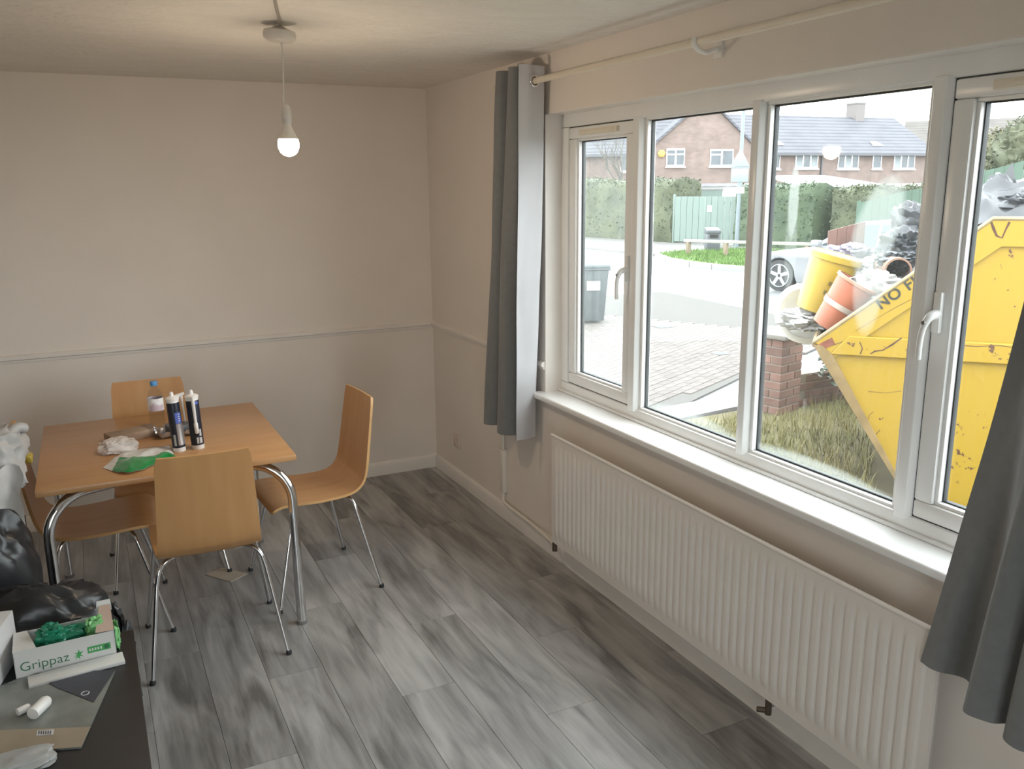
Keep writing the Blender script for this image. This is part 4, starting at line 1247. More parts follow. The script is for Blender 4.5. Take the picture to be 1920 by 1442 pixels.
# local: x along the side, y away from the house, z up from the garden
def skip_paint():
    m = bpy.data.materials.new('skip_yellow_rusty')
    m.use_nodes = True
    nt = m.node_tree
    b = nt.nodes['Principled BSDF']
    b.inputs['Roughness'].default_value = 0.45
    tc = nt.nodes.new('ShaderNodeTexCoord')
    n1 = nt.nodes.new('ShaderNodeTexNoise'); n1.inputs['Scale'].default_value = 5.5; n1.inputs['Detail'].default_value = 6; n1.inputs['Distortion'].default_value = 1.2
    n2 = nt.nodes.new('ShaderNodeTexNoise'); n2.inputs['Scale'].default_value = 38; n2.inputs['Detail'].default_value = 5
    nt.links.new(tc.outputs['Object'], n1.inputs['Vector']); nt.links.new(tc.outputs['Object'], n2.inputs['Vector'])
    ad = nt.nodes.new('ShaderNodeMath'); ad.operation = 'MULTIPLY_ADD'; ad.inputs[1].default_value = 0.55
    nt.links.new(n2.outputs['Fac'], ad.inputs[0]); nt.links.new(n1.outputs['Fac'], ad.inputs[2])
    rp = nt.nodes.new('ShaderNodeValToRGB')
    e = rp.color_ramp.elements
    e[0].position, e[0].color = 0.975, (0.29, 0.185, 0.012, 1)
    e[1].position, e[1].color = 1.04, (0.075, 0.03, 0.015, 1)
    nt.links.new(ad.outputs[0], rp.inputs[0])
    nt.links.new(rp.outputs[0], b.inputs['Base Color'])
    return m
sky_y = skip_paint()
rust_m = mat('skip_rust', (0.065, 0.028, 0.016), 0.8, var=0.3, scale=30)
L0 = 3.67
zt, zl, zs = 1.772, 1.009, 0.925
xr = 0.916
side = [(0.0, zl), (xr, zt), (L0 - xr, zt), (L0, zl), (L0 - 0.035, zs), (L0 - 0.64, 0.0), (0.64, 0.0), (0.035, zs)]
WS = 1.70
# side plates (end plates are set in a little way, leaving the flange)
for y in (0.0, WS - 0.012):
    MB().prism([(x, y, z) for x, z in side], (0, 0.012, 0)).build('side_plate', sky_y, skip)
brown_end = mat('skip_end_shade', (0.18, 0.12, 0.05), 0.6, var=0.25, scale=6)  # brown puts the shade on the yellow end flange into its colour
for sgn in (0, 1):
    q = [(0.0, zl - 0.02), (0.035, zs), (0.64, 0.0)] if not sgn else [(L0, zl - 0.02), (L0 - 0.035, zs), (L0 - 0.64, 0.0)]
    dxx = 1 if not sgn else -1
    w_ = (0.05, 0.085, 0.015)
    MB().prism([(x, -0.030, z) for x, z in q] + [(x + dxx * ww, -0.030, z) for (x, z), ww in zip(q[::-1], w_[::-1])], (0, WS + 0.06, 0)).build('end_plate', brown_end, skip)
MB().box(0.62, L0 - 0.62, 0.0, WS, 0.0, 0.02).build('floor_plate', brown_end, skip)
# pressed border below the top edge and the horizontal rib
def border(y, sg):
    w = 0.155
    th = math.atan2(zt - zl, xr)
    off = Vector((math.sin(th), 0, -math.cos(th))) * w
    a = [(0.0, zl), (xr, zt), (L0 - xr, zt), (L0, zl)]
    b = [(off.x + 0.02, zl + off.z + 0.02), (xr + w * math.tan(th / 2), zt - w), (L0 - xr - w * math.tan(th / 2), zt - w), (L0 - off.x - 0.02, zl + off.z + 0.02)]
    m = MB()
    for i in range(3):
        qq = [a[i], a[i + 1], b[i + 1], b[i]]
        m.prism([(x, y, z) for x, z in qq], (0, sg * 0.018, 0))
    return m
border(0, -1).build('edge_band', sky_y, skip)
border(WS, 1).build('edge_band', sky_y, skip)
for (y, sg) in ((0, -1), (WS, 1)):
    MB().prism([(0.10, y, 0.935), (L0 - 0.10, y, 0.935), (L0 - 0.05, y, 1.058), (0.20, y, 1.058)], (0, sg * 0.030, 0)).build('side_rib', sky_y, skip, bevel=0.006, seg=1)
# bright worn top rim
rim_m = mat('worn_rim', (0.24, 0.18, 0.10), 0.5, 0.2, var=0.2, scale=12)
for y in (-0.010, WS - 0.002):
    MB().tube([(0.0, y, zl), (xr, y, zt), (L0 - xr, y, zt), (L0, y, zl)], 0.014, 8).build('top_rim', rim_m, skip, smooth=True, angle=40)
for x, z in ((0.005, zl - 0.02), (L0 - 0.005, zl - 0.02)):
    MB().tube([(x, 0, z), (x, WS, z)], 0.02, 8).build('end_lip', rim_m, skip, smooth=True)
# rust scars along the welds and scrapes
def scar(pts, w, y=-0.0006):
    P = [Vector((x, 0, z)) for x, z in pts]
    vs, fs = [], []
    for i, p in enumerate(P):
        t_ = (P[min(i + 1, len(P) - 1)] - P[max(i - 1, 0)]).normalized()
        n_ = Vector((-t_.z, 0, t_.x)) * w * (0.4 + 0.9 * abs(noise.noise(Vector((i * 1.3, p.x * 4, p.z * 3))))) 
        vs += [(p.x - n_.x, y, p.z - n_.z), (p.x + n_.x, y, p.z + n_.z)]
        if i:
            fs.append((2 * i - 2, 2 * i - 1, 2 * i + 1, 2 * i))
    return MB().add(vs, fs).build('rust_scar', rust_m, skip, recalc=False)
def sk(u, v):
    d = ray(u, v)
    p = CAM + d * ((K0 - nx.dot(CAM)) / nx.dot(d))
    return (p.dot(dx) - S0, p.z - GZ)
for poly, w, y in (([(1600, 628), (1614, 616), (1628, 604), (1630, 594), (1625, 588)], 0.005, -0.0006),
                   ([(1604, 620), (1640, 598), (1680, 575), (1710, 560)], 0.0022, -0.0192),
                   ([(1690, 632), (1672, 645), (1655, 655), (1640, 657), (1632, 662)], 0.007, -0.0312),
                   ([(1612, 640), (1617, 652), (1613, 662)], 0.006, -0.0312),
                   ([(1628, 734), (1660, 737), (1690, 733)], 0.0025, -0.0006),
                   ([(1626, 792), (1630, 778), (1638, 772)], 0.003, -0.0006),
                   ([(1641, 816), (1650, 806)], 0.003, -0.0006),
                   ([(1856, 412), (1862, 428), (1868, 442), (1878, 446), (1884, 432), (1892, 416)], 0.010, -0.0192),
                   ([(1815, 502), (1826, 490), (1832, 482)], 0.005, -0.0006),
                   ([(1792, 905), (1797, 902), (1796, 907)], 0.003, -0.0006),
                   ([(1800, 646), (1830, 648), (1870, 646), (1900, 650)], 0.003, -0.0312),
                   ([(1545, 652), (1580, 640)], 0.004, -0.0192)):
    scar([sk(*q) for q in poly], w, y)
MB().prism([(x, -0.0195, z) for x, z in [sk(1534, 645), sk(1560, 632), sk(1566, 644), sk(1545, 654)]], (0, -0.0005, 0)).build('rust_patch', mat('red_rust', (0.16, 0.05, 0.03), 0.8, var=0.3, scale=20), skip)
# stencilled warning along the sloping edge
a0 = sk(1651, 580)
th = math.atan2(zt - zl, xr)
text_mesh('NO FIRES', 0.092, 'stencil_lettering', mat('black_stencil', (0.02, 0.02, 0.015), 0.6), skip, Matrix.Translation((a0[0], -0.0200, a0[1])) @ Matrix.Rotation(-th, 4, 'Y') @ Matrix.Rotation(R(90), 4, 'X'), 0.0006, spacing=1.1, offset=0.002)

# ---- what lies in the skip
def inskip(u, v, k):
    d = ray(u, v)
    return CAM + d * ((k - nx.dot(CAM)) / nx.dot(d))
heap_t = thing('rubble_heap', 'pale heap of mixed rubble filling the skip', 'rubble', (org.x, org.y, GZ), math.atan2(dx.y, dx.x), kind='stuff')
def heap(s, t_):
    x = 0.10 + s * (L0 - 0.20)
    y = 0.03 + t_ * (WS - 0.06)
    c = min(1, x / xr, (L0 - x) / xr)
    z = zl - 0.10 + (zt - zl - 0.06) * c + 0.10 * math.sin(PI * t_) + 0.07 * noise.noise(Vector((x * 5, y * 5, 4))) + 0.04 * noise.noise(Vector((x * 13, y * 13, 1)))
    if t_ < 0.02 or t_ > 0.98: z -= 0.06
    return (x, y, z)
o = MB().grid(heap, 60, 34).build('rubble', mat('rubble_dust', (0.20, 0.19, 0.18), 0.9, scale=9, col2=(0.32, 0.31, 0.31)), heap_t, smooth=True, angle=15, recalc=False)
o['kind'] = 'stuff'
# yellow builder's bucket
def bucket(name, base, axis, h, r0, r1, mm, label, rim=True, extra=None):
    t = thing(name, label, 'bucket', base)
    z = Vector((0, 0, 1))
    t.rotation_mode = 'QUATERNION'
    t.rotation_quaternion = z.rotation_difference(Vector(axis).normalized())
    prof = [(r0, 0), (r0 + 0.004, 0.004), (r1, h), (r1 - 0.006, h), (r0 - 0.004, 0.01)]
    MB().lathe(prof, 32, caps=False).lathe([(0.001, 0.008), (r0, 0.008)], 32, caps=False).build('bucket_wall', mm, t, smooth=True, angle=40)
    if rim:
        MB().lathe([(r1, h - 0.045), (r1 + 0.012, h - 0.043), (r1 + 0.014, h - 0.004), (r1 + 0.004, h), (r1 - 0.004, h)], 32, caps=False).build('rim', mm, t, smooth=True, angle=40)
    return t
ylw = mat('yellow_bucket_plastic', (0.30, 0.205, 0.02), 0.35, var=0.06)
B0_ = inskip(1531, 582, 1.42); B1_ = inskip(1563, 492, 1.42)
bk = bucket('plastic_bucket', B0_, (B1_ - B0_), 0.40, 0.135, 0.165, ylw, 'big yellow plastic bucket standing in the skip')
MB().lathe([(0.001, 0.398), (0.160, 0.398), (0.166, 0.402)], 32, caps=False).build('lid', ylw, bk, smooth=True)
pm = mat('bucket_print', (0.11, 0.085, 0.015), 0.5)
for (an, z0_, dz, da) in ((-133, 0.20, 0.028, 11), (-106, 0.19, 0.030, 9), (-137, 0.135, 0.03, 7), (-108, 0.125, 0.034, 10)):
    MB().grid(lambda s, t_, an=an, z0_=z0_, dz=dz, da=da: ((0.1375 + 0.03 * (z0_ + dz * t_) / 0.40 + 0.0012) * math.cos(R(an + da * s)), (0.1375 + 0.03 * (z0_ + dz * t_) / 0.40 + 0.0012) * math.sin(R(an + da * s)), z0_ + dz * t_), 4, 1).build('printed_symbol', pm, bk)
# orange and white traffic cone lying tilted
orange = mat('cone_orange', (0.28, 0.085, 0.045), 0.5, var=0.06)
C0_ = inskip(1548, 612, 1.10); C1_ = inskip(1608, 528, 1.10)
cn = thing('traffic_cone', 'sun-faded orange bucket with a white band tipped over in the skip', 'bucket', C0_)
cn['category'] = 'bucket'; cn.name = 'tipped_bucket'
cn.rotation_mode = 'QUATERNION'
cn.rotation_quaternion = Vector((0, 0, 1)).rotation_difference((C1_ - C0_).normalized())
hh = (C1_ - C0_).length
MB().lathe([(0.085, 0.0), (0.092, 0.003), (0.130, hh), (0.124, hh), (0.088, 0.012)], 28, caps=False).lathe([(0.001, 0.01), (0.088, 0.01)], 28, caps=False).build('bucket_wall', orange, cn, smooth=True, angle=40)
MB().lathe([(0.109, hh * 0.42), (0.1135, hh * 0.42), (0.1185, hh * 0.52), (0.114, hh * 0.52)], 28, caps=False).build('white_band', mat('cone_white', (0.34, 0.29, 0.26), 0.5), cn, smooth=True, angle=40)
MB().lathe([(0.124, hh - 0.02), (0.137, hh - 0.018), (0.138, hh), (0.124, hh + 0.002)], 28, caps=False).build('rim', mat('cone_rim', (0.32, 0.15, 0.10), 0.5), cn, smooth=True, angle=40)
white_sack = mat('white_rubble_sack', (0.36, 0.355, 0.35), 0.55, var=0.04)
purple = mat('lilac_film', (0.18, 0.165, 0.21), 0.35)
dark_sack = mat('skip_black_sack', (0.035, 0.038, 0.045), 0.28)
grey_tarp = mat('grey_black_sheeting', (0.05, 0.052, 0.058), 0.30, var=0.2)
def sack(name, u, v, k, rad, seed, mm, label, cat='sack', amp=0.3):
    p = inskip(u, v, k)
    t = thing(name, label, cat, (p.x, p.y, p.z - rad[2] * 0.9))
    crumple('sack_body', mm, t, (0, 0, rad[2]), rad, seed, amp, 2.0, nu=40, nv=28, ridge=0.8)
    return t
sack('rubble_sack', 1640, 545, 1.22, (0.17, 0.12, 0.11), 21, white_sack, 'white rubble sack beside the tipped orange bucket in the skip')
sack('rubble_sack', 1520, 600, 1.45, (0.20, 0.16, 0.07), 22, white_sack, 'flat white sack under the yellow bucket in the skip')
sack('plastic_film', 1590, 482, 1.95, (0.16, 0.13, 0.08), 23, purple, 'lilac plastic film crumpled behind the yellow bucket', 'film')
sack('rubble_sack', 1630, 505, 1.75, (0.13, 0.12, 0.07), 27, white_sack, 'small pale sack between the yellow bucket and the clay pipe')
sack('bin_bag', 1700, 470, 1.75, (0.16, 0.16, 0.13), 24, dark_sack, 'glossy black bin bag on the skip heap beside the clay pipe')
sack('bin_bag', 1725, 440, 2.05, (0.17, 0.17, 0.20), 25, grey_tarp, 'grey-black bin bag heaped highest behind the clay pipe')
sack('bin_bag', 1690, 492, 1.50, (0.15, 0.12, 0.06), 26, dark_sack, 'squashed black bin bag lying under the grey pipe')
# ceramic basin on the low lip of the skip
bs = inskip(1506, 592, 1.62)
cb_ = thing('wash_basin', 'white ceramic wash basin hanging over the low end of the skip', 'basin', bs)
cb_.rotation_euler = (R(62), R(28), R(-40))
prof = [(0.02, -0.10), (0.10, -0.09), (0.17, -0.04), (0.205, 0.03), (0.225, 0.05), (0.225, 0.062), (0.185, 0.058), (0.165, 0.02), (0.13, -0.03), (0.06, -0.065), (0.01, -0.07)]
MB().lathe(prof, 32, caps=False).build('bowl', mat('white_ceramic', (0.84, 0.83, 0.80), 0.15, var=0.02), cb_, smooth=True, angle=50)
MB().lathe([(0.05, -0.16), (0.06, -0.14), (0.075, -0.09)], 20).build('stem', mat('white_ceramic', (0.84, 0.83, 0.80)), cb_, smooth=True)
# clay pipe and grey plastic pipe
def pipe(name, a, b_, r_, mm, inner, label):
    A, B = Vector(a), Vector(b_)
    t = thing(name, label, 'pipe', A)
    d_ = B - A
    MB().tube([(0, 0, 0), tuple(d_)], r_, 28, caps=False).build('pipe_wall', mm, t, smooth=True)
    MB().tube([(0, 0, 0), tuple(d_)], r_ * 0.86, 28, caps=False).build('bore', inner, t, smooth=True)
    m = MB()
    n_ = d_.normalized()
    a1 = n_.orthogonal().normalized(); a2 = n_.cross(a1)
    for c_ in (Vector(), d_):
        vs = [tuple(c_ + (a1 * math.cos(q) + a2 * math.sin(q)) * rr) for rr in (r_, r_ * 0.86) for q in [2 * PI * k / 28 for k in range(28)]]
        m.add(vs, [(k, (k + 1) % 28, 28 + (k + 1) % 28, 28 + k) for k in range(28)])
    m.build('rim', mm, t, recalc=False)
    return t
pipe('clay_pipe', inskip(1684, 508, 1.30), inskip(1652, 492, 1.85), 0.085, mat('terracotta', (0.23, 0.135, 0.095), 0.7, var=0.15), mat('pipe_bore', (0.13, 0.08, 0.08), 0.8), 'broken terracotta clay pipe with its open end towards the house')
pipe('plastic_pipe', inskip(1690, 514, 1.45), inskip(1760, 508, 1.75), 0.045, mat('grey_pipe', (0.13, 0.14, 0.145), 0.4), mat('pipe_bore', (0.13, 0.08, 0.08)), 'grey plastic drain pipe beside the clay pipe')
# brown board standing in the heap
bp_ = inskip(1585, 470, 2.15)
bd = thing('timber_panel', 'reddish brown slatted timber panel standing up in the skip', 'panel', (bp_.x, bp_.y, bp_.z - 0.12), math.atan2(dx.y, dx.x) + R(12))
for k in range(4):
    xa_, xb_ = -0.13 + k * 0.065, -0.067 + k * 0.065
    MB().prism([(xa_, 0, 0), (xb_, 0, 0), (xb_, 0, 0.300 + 0.27 * xb_), (xa_, 0, 0.300 + 0.27 * xa_)], (0, 0.02, 0)).build('slat', mat('red_brown_timber', (0.13, 0.068, 0.055), 0.7, var=0.15), bd)
MB().box(-0.13, 0.13, 0.02, 0.035, 0.05, 0.09).build('batten', mat('red_brown_timber', (0.13, 0.068, 0.055)), bd)
# big black sheeting over the right of the heap
pk_ = inskip(1876, 395, 1.55)
sh = thing('plastic_sheeting', 'black and silver plastic sheeting piled above the skip rim', 'sheeting', pk_, math.atan2(dx.y, dx.x))
def sheetfn(s, t_):
    x = (s - 0.42) * 0.85
    y = (t_ - 0.45) * 0.75
    env = max(0, 1 - (abs(s - 0.46) / 0.5) ** 1.6) * max(0, 1 - (abs(t_ - 0.5) / 0.55) ** 2)
    rid = 1 - abs(noise.noise(Vector((s * 3.1 + 2, t_ * 2.6, 7)))) * 2.2
    rid2 = 1 - abs(noise.noise(Vector((s * 7.5, t_ * 6.5, 3)))) * 2
    z = -0.10 + env * (0.16 + 0.16 * rid + 0.05 * rid2)
    return (x, y, z)
MB().grid(sheetfn, 54, 44).build('sheet', grey_tarp, sh, smooth=True, angle=25, recalc=False)
MB().add([(-0.10, -0.05, 0.05), (0.0, -0.02, 0.235), (0.035, 0.0, 0.30), (0.075, 0.02, 0.16), (0.10, -0.04, 0.04), (-0.03, 0.03, 0.13), (-0.09, 0.0, 0.22)], [(0, 1, 6), (0, 4, 1), (1, 4, 3), (1, 3, 2), (6, 1, 5)]).build('raised_flap', mat('grey_black_sheeting', (0.13, 0.135, 0.15)), sh, recalc=False)
sack('bin_bag', 1912, 398, 1.45, (0.17, 0.17, 0.10), 31, dark_sack, 'black bin bag tucked under the plastic sheeting at the skip rim')

# ================================================================ ACROSS THE ROAD
hedge_m = mat('hedge_leaf', (0.046, 0.056, 0.034), 0.75, scale=1.2, col2=(0.084, 0.094, 0.046))
hedge_d = mat('hedge_leaf_dark', (0.032, 0.052, 0.028), 0.75, scale=1.4, col2=(0.060, 0.085, 0.042))
def hedge(label, a, b_, depth, h, mm, n=2600, seed=1):
    A, B = Vector((a[0], a[1], RZ)), Vector((b_[0], b_[1], RZ))
    L = (B - A).length
    ux_ = (B - A).normalized()
    t = thing('hedge', label, 'hedge', A, math.atan2(ux_.y, ux_.x))
    rr = random.Random(seed)
    def surf(s, q):
        # section: near face up, over the top, far face down
        x = s * L
        sect = [(0, 0), (0, h * 0.5), (0, h * 0.93), (depth * 0.12, h), (depth * 0.88, h), (depth, h * 0.93), (depth, 0)]
        f = q * (len(sect) - 1)
        i = min(int(f), len(sect) - 2)
        g = f - i
        y = sect[i][0] * (1 - g) + sect[i + 1][0] * g
        z = sect[i][1] * (1 - g) + sect[i + 1][1] * g
        k = 0.16 * noise.noise(Vector((x * 0.9 + seed * 9, y * 2, z * 1.1))) + 0.07 * noise.noise(Vector((x * 3.1, y * 4 + seed, z * 3)))
        return (x, y + (k if y < depth / 2 else -k), z + (k if z > h * 0.8 else 0))
    m = MB().grid(surf, max(8, int(L * 4)), 24)
    m.add([surf(0, q / 24) for q in range(25)], [tuple(range(25))]).add([surf(1, q / 24) for q in range(25)], [tuple(range(25))])
    m.build('clipped_mass', mm, t, smooth=True, angle=60, recalc=False)
    vs, fs = [], []
    for k in range(n):
        x, q = rr.random(), rr.random() * 0.85
        P = Vector(surf(x, q))
        if rr.random() < 0.18:
            P = Vector((0 if rr.random() < 0.5 else L, depth * rr.random(), h * rr.random()))
        P = P + Vector((rr.uniform(-0.05, 0.05), rr.uniform(-0.07, 0.05), rr.uniform(-0.04, 0.07)))
        s_ = rr.uniform(0.03, 0.075)
        d1 = Vector((rr.uniform(-1, 1), rr.uniform(-1, 1), rr.uniform(-1, 1))).normalized() * s_
        d2 = Vector((rr.uniform(-1, 1), rr.uniform(-1, 1), rr.uniform(-1, 1))).normalized() * s_
        i = len(vs)
        vs += [P - d1, P + d2, P + d1]
        fs.append((i, i + 1, i + 2))
    o = MB().add(vs, fs).build('foliage', mm, t, recalc=False)
    o['kind'] = 'stuff'
    return t
hedge('tall clipped hedge running along the pavement to the left of the green gates', (15.2, 34.5), (17.0, 20.25), 1.4, 2.25, hedge_m, 7000, 1)
hedge('dark rounded hedge at the right of the green gates', (17.75, 17.75), (18.3, 14.9), 1.5, 2.0, hedge_d, 2200, 2)
hedge('long pale green hedge behind the silver car', (18.75, 14.55), (19.6, 11.8), 1.4, 1.92, hedge_m, 3600, 3)
# ---- green double gates
gA, gB = Vector((16.98, 20.05, RZ + 0.04)), Vector((17.98, 17.95, RZ + 0.04))
gu = (gB - gA).normalized()
GL = (gB - gA).length
gt_ = thing('gate', 'pale green boarded double gates with a white notice', 'gate', gA, math.atan2(gu.y, gu.x))
gm = mat('pale_green_paint', (0.125, 0.165, 0.145), 0.6, var=0.05, obj_random=0.05)
nb = 10
bmesh_ = None
bwid = GL / nb
for k in range(nb):
    if bmesh_ is None:
        o = MB().box(0.006, bwid - 0.006, 0, 0.025, 0.06, 1.62).build('board', gm, gt_, bevel=0.004, seg=1)
        bmesh_ = o.data
    else:
        o = bpy.data.objects.new('board', bmesh_)
        COL.objects.link(o); o.parent = gt_
    o.location = (k * bwid, 0, 0)
for x in (-0.07, GL / 2 - 0.03, GL):
    MB().box(x, x + 0.07, -0.01, 0.06, 0, 1.70 if x != GL / 2 - 0.03 else 1.60).build('post', gm, gt_, bevel=0.005)
for z in (0.25, 1.35):
    MB().box(0, GL, 0.025, 0.06, z, z + 0.09).build('ledge', gm, gt_)
MB().box(GL * 0.54, GL * 0.54 + 0.16, -0.012, -0.002, 1.10, 1.32).build('notice', mat('white_notice', (0.85, 0.85, 0.85), 0.5), gt_)
# ---- white garage behind the gates
o1 = at(1256, 400, 33.5); o2 = at(1412, 400, 33.5)
o1.z = o2.z = RZ
fu = (o2 - o1); GW = fu.length; fu.normalize()
gar = thing('garage', 'white rendered garage with a flat roof and green door behind the gates', 'garage', o1, math.atan2(fu.y, fu.x))
render_w = mat('white_render', (0.80, 0.80, 0.78), 0.7, var=0.04)
MB().box(0, GW, 0, 4.5, 0, 1.98).build('walls', render_w, gar)
MB().box(-0.12, GW + 0.12, -0.15, 4.6, 1.98, 2.10).build('roof_slab', mat('pale_fascia', (0.22, 0.21, 0.225), 0.6), gar)
for k in range(6):
    MB().box(0.18 + k * GW / 6, 0.38 + k * GW / 6, -0.165, -0.145, 1.985, 2.01).build('eaves_vent', mat('eaves_dark_grey', (0.20, 0.20, 0.20), 0.8), gar)  # plain dark grey blocks set along the fascia
MB().box(GW * 0.30, GW * 0.62, -0.03, 0.01, 0.0, 1.84).build('door', gm, gar)
MB().box(GW * 0.29, GW * 0.63, -0.05, 0.01, 1.84, 1.90).build('lintel', mat('eaves_dark_grey', (0.20, 0.20, 0.20)), gar)
# ---- white flat roofed outbuilding behind the long hedge
o1 = at(1498, 360, 30.0); o2 = at(1655, 360, 31.0)
o1.z = o2.z = RZ
fu = (o2 - o1); GW2 = fu.length; fu.normalize()
ob = thing('outbuilding', 'long white flat roofed outbuilding behind the pale green hedge', 'building', o1, math.atan2(fu.y, fu.x))
MB().box(0, GW2, 0, 3.0, 0, 1.95).build('walls', render_w, ob)
MB().prism([(-0.1, -0.25, 1.92), (GW2 + 0.1, -0.25, 1.92), (GW2 - 0.2, 3.2, 2.32), (0.8, 3.2, 2.32)], (0, 0, 0.05)).build('roof_sheet', mat('white_roof_sheet', (0.86, 0.86, 0.86), 0.5), ob)
o1 = at(1694, 356, 28.5); o1.z = RZ
vn = thing('caravan', 'white box caravan side behind the green fence', 'caravan', o1, math.atan2(fu.y, fu.x))
MB().box(0, 3.2, 0, 2.0, 0.35, 2.02).build('body', mat('caravan_white', (0.86, 0.86, 0.86), 0.4), vn, bevel=0.06)
for x in (0.55, 2.5):
    MB().tube([(x, -0.02, 0.30), (x, 0.2, 0.30)], 0.30, 20).build('wheel', gasket_m, vn, smooth=True, angle=40)
MB().box(0.06, 0.09, -0.012, 0.0, 0.5, 1.95).box(1.02, 1.05, -0.012, 0.0, 0.5, 1.95).build('panel_seam', mat('grey_seam', (0.35, 0.33, 0.32), 0.6), vn)
# ---- green fences to the right
gf = mat('green_fence_stain', (0.060, 0.095, 0.070), 0.75, var=0.08, obj_random=0.1)
def fence(label, a, b_, tops, seed=0):
    A, B = Vector((a.x, a.y, RZ)), Vector((b_.x, b_.y, RZ))
    u_ = (B - A).normalized(); L = (B - A).length
    t = thing('fence', label, 'fence', A, math.atan2(u_.y, u_.x))
    n = int(L / 0.15)
    w = L / n
    for k in range(n):
        s0, s1 = k / n, (k + 1) / n
        def hgt(s):
            f = s * (len(tops) - 1); i = min(int(f), len(tops) - 2); g = f - i
            return tops[i] * (1 - g) + tops[i + 1] * g
        MB().prism([(k * w + 0.004, 0, 0), (k * w + w - 0.004, 0, 0), (k * w + w - 0.004, 0, hgt(s1)), (k * w + 0.004, 0, hgt(s0))], (0, 0.02, 0)).build('board', gf, t)
    for z in (0.3, 1.2):
        MB().box(0, L, 0.02, 0.06, z, z + 0.08).build('rail', gf, t)
    for x in (0, L - 0.08):
        MB().box(x, x + 0.08, 0.02, 0.10, 0, min(tops) + 0.05).build('post', gf, t)
    return t
fence('dark green board fence behind the skip heap', at(1606, 400, 19.5), at(1765, 400, 19.0), [1.62, 1.72, 1.86, 1.94, 1.98])
fence('green board fence rising behind the plastic sheeting', at(1822, 400, 17.8), at(1908, 400, 17.2), [2.25, 2.35, 2.47])
fence('low green board fence next to the bush', at(1880, 400, 14.5), at(1990, 400, 14.0), [1.86, 1.88])
# ---- lamp post with the backs of road signs
p = ground(1373, 464, RZ)
sp = thing('sign_post', 'grey post carrying the backs of a triangular sign and a plate', 'sign', (p.x - 0.6, p.y - 0.9, RZ), math.atan2(RT.y, RT.x))
alu = mat('sign_back_grey', (0.20, 0.25, 0.265), 0.5)
MB().tube([(0, 0, 0), (0, 0, 2.0), (0.02, 0, 6.0)], [0.075, 0.06, 0.05], 16).build('post', mat('galvanised_post', (0.15, 0.18, 0.195), 0.5, 0.2), sp, smooth=True)
MB().prism([(-0.33, -0.07, 2.62), (0.27, -0.07, 2.62), (-0.03, -0.07, 3.16)], (0, 0.012, 0)).build('triangle_plate', alu, sp, bevel=0.004)
MB().box(-0.30, 0.24, -0.07, -0.058, 2.13, 2.55).build('square_plate', alu, sp, bevel=0.004)
MB().box(-0.30, 0.30, -0.075, -0.04, 2.56, 2.60).build('clamp', mat('galvanised_post', (0.36, 0.43, 0.46)), sp)
MB().box(-0.14, 0.14, -0.072, -0.06, 1.78, 1.98).build('small_notice', mat('white_notice', (0.85, 0.85, 0.85)), sp)
# ---- bare tree and bushes
bark = mat('bark', (0.09, 0.078, 0.068), 0.85, var=0.2)
def tree(label, base, h, seed, spread=0.45, lean=0.0, foliage=None, name='bare_tree', up=0.55):
    rr = random.Random(seed)
    t = thing(name, label, 'tree', base)
    m = MB()
    def grow(p, d, ln, r_, lvl):
        pts = [p]
        q = p.copy(); dd = d.copy()
        for k in range(4):
            dd = (dd + Vector((rr.uniform(-.22, .22), rr.uniform(-.22, .22), rr.uniform(-.05, .15)))).normalized()
            q = q + dd * ln / 4
            pts.append(q.copy())
        m.tube(pts, [r_ * (1 - 0.11 * k) for k in range(5)], 6 if lvl else 8)
        if lvl < 4:
            for k in range(3 if lvl < 3 else 2):
                nd = (dd + Vector((rr.uniform(-1, 1), rr.uniform(-1, 1), rr.uniform(-.1, .9))) * spread * 1.5).normalized()
                grow(pts[rr.choice((2, 3, 4, 4))], nd, ln * rr.uniform(0.55, 0.8), r_ * 0.55, lvl + 1)
        return
    grow(Vector((0, 0, 0)), Vector((lean, -lean * 0.5, 1)).normalized(), h * 0.42, h * 0.022, 0)
    m.build('branches', bark, t, smooth=True)
    return t
p = at(1172, 400, 37.5)
tree('bare tree with pale cut limbs standing behind the tall hedge', (p.x, p.y, RZ), 5.0, 5, lean=-0.12)
def bush(label, c, rad, seed, mm):
    t = thing('bush', label, 'bush', (c[0], c[1], RZ))
    z0_ = c[2] - RZ
    crumple('leafy_mass', mm, t, (0, 0, z0_), rad, seed, 0.35, 3.0, nu=44, nv=30, ridge=0.6, power=0.9)
    rr = random.Random(seed)
    vs, fs = [], []
    for k in range(2600):
        d = Vector((rr.gauss(0, 1), rr.gauss(0, 1), rr.gauss(0, 1))).normalized()
        f = rr.uniform(0.85, 1.3)
        P = Vector((d.x * rad[0] * f, d.y * rad[1] * f, z0_ + d.z * rad[2] * f))
        s_ = rr.uniform(0.03, 0.08)
        d1 = Vector((rr.uniform(-1, 1), rr.uniform(-1, 1), rr.uniform(-1, 1))).normalized() * s_
        d2 = Vector((rr.uniform(-1, 1), rr.uniform(-1, 1), rr.uniform(-1, 1))).normalized() * s_
        i = len(vs)
        vs += [P - d1, P + d2, P + d1]; fs.append((i, i + 1, i + 2))
    o = MB().add(vs, fs).build('foliage', mm, t, recalc=False); o['kind'] = 'stuff'
    m = MB()
    for k in range(5):
        a = k * 1.3
        m.tube([(0.05 * math.cos(a), 0.05 * math.sin(a), 0), (0.5 * rad[0] * math.cos(a), 0.5 * rad[1] * math.sin(a), z0_)], [0.05, 0.02], 6)
    m.build('stems', bark, t)
    return t
olive = mat('olive_leaf', (0.085, 0.08, 0.045), 0.8, scale=2, col2=(0.13, 0.12, 0.07))
dk = mat('dark_bush_leaf', (0.05, 0.056, 0.032), 0.8, scale=2, col2=(0.085, 0.09, 0.05))
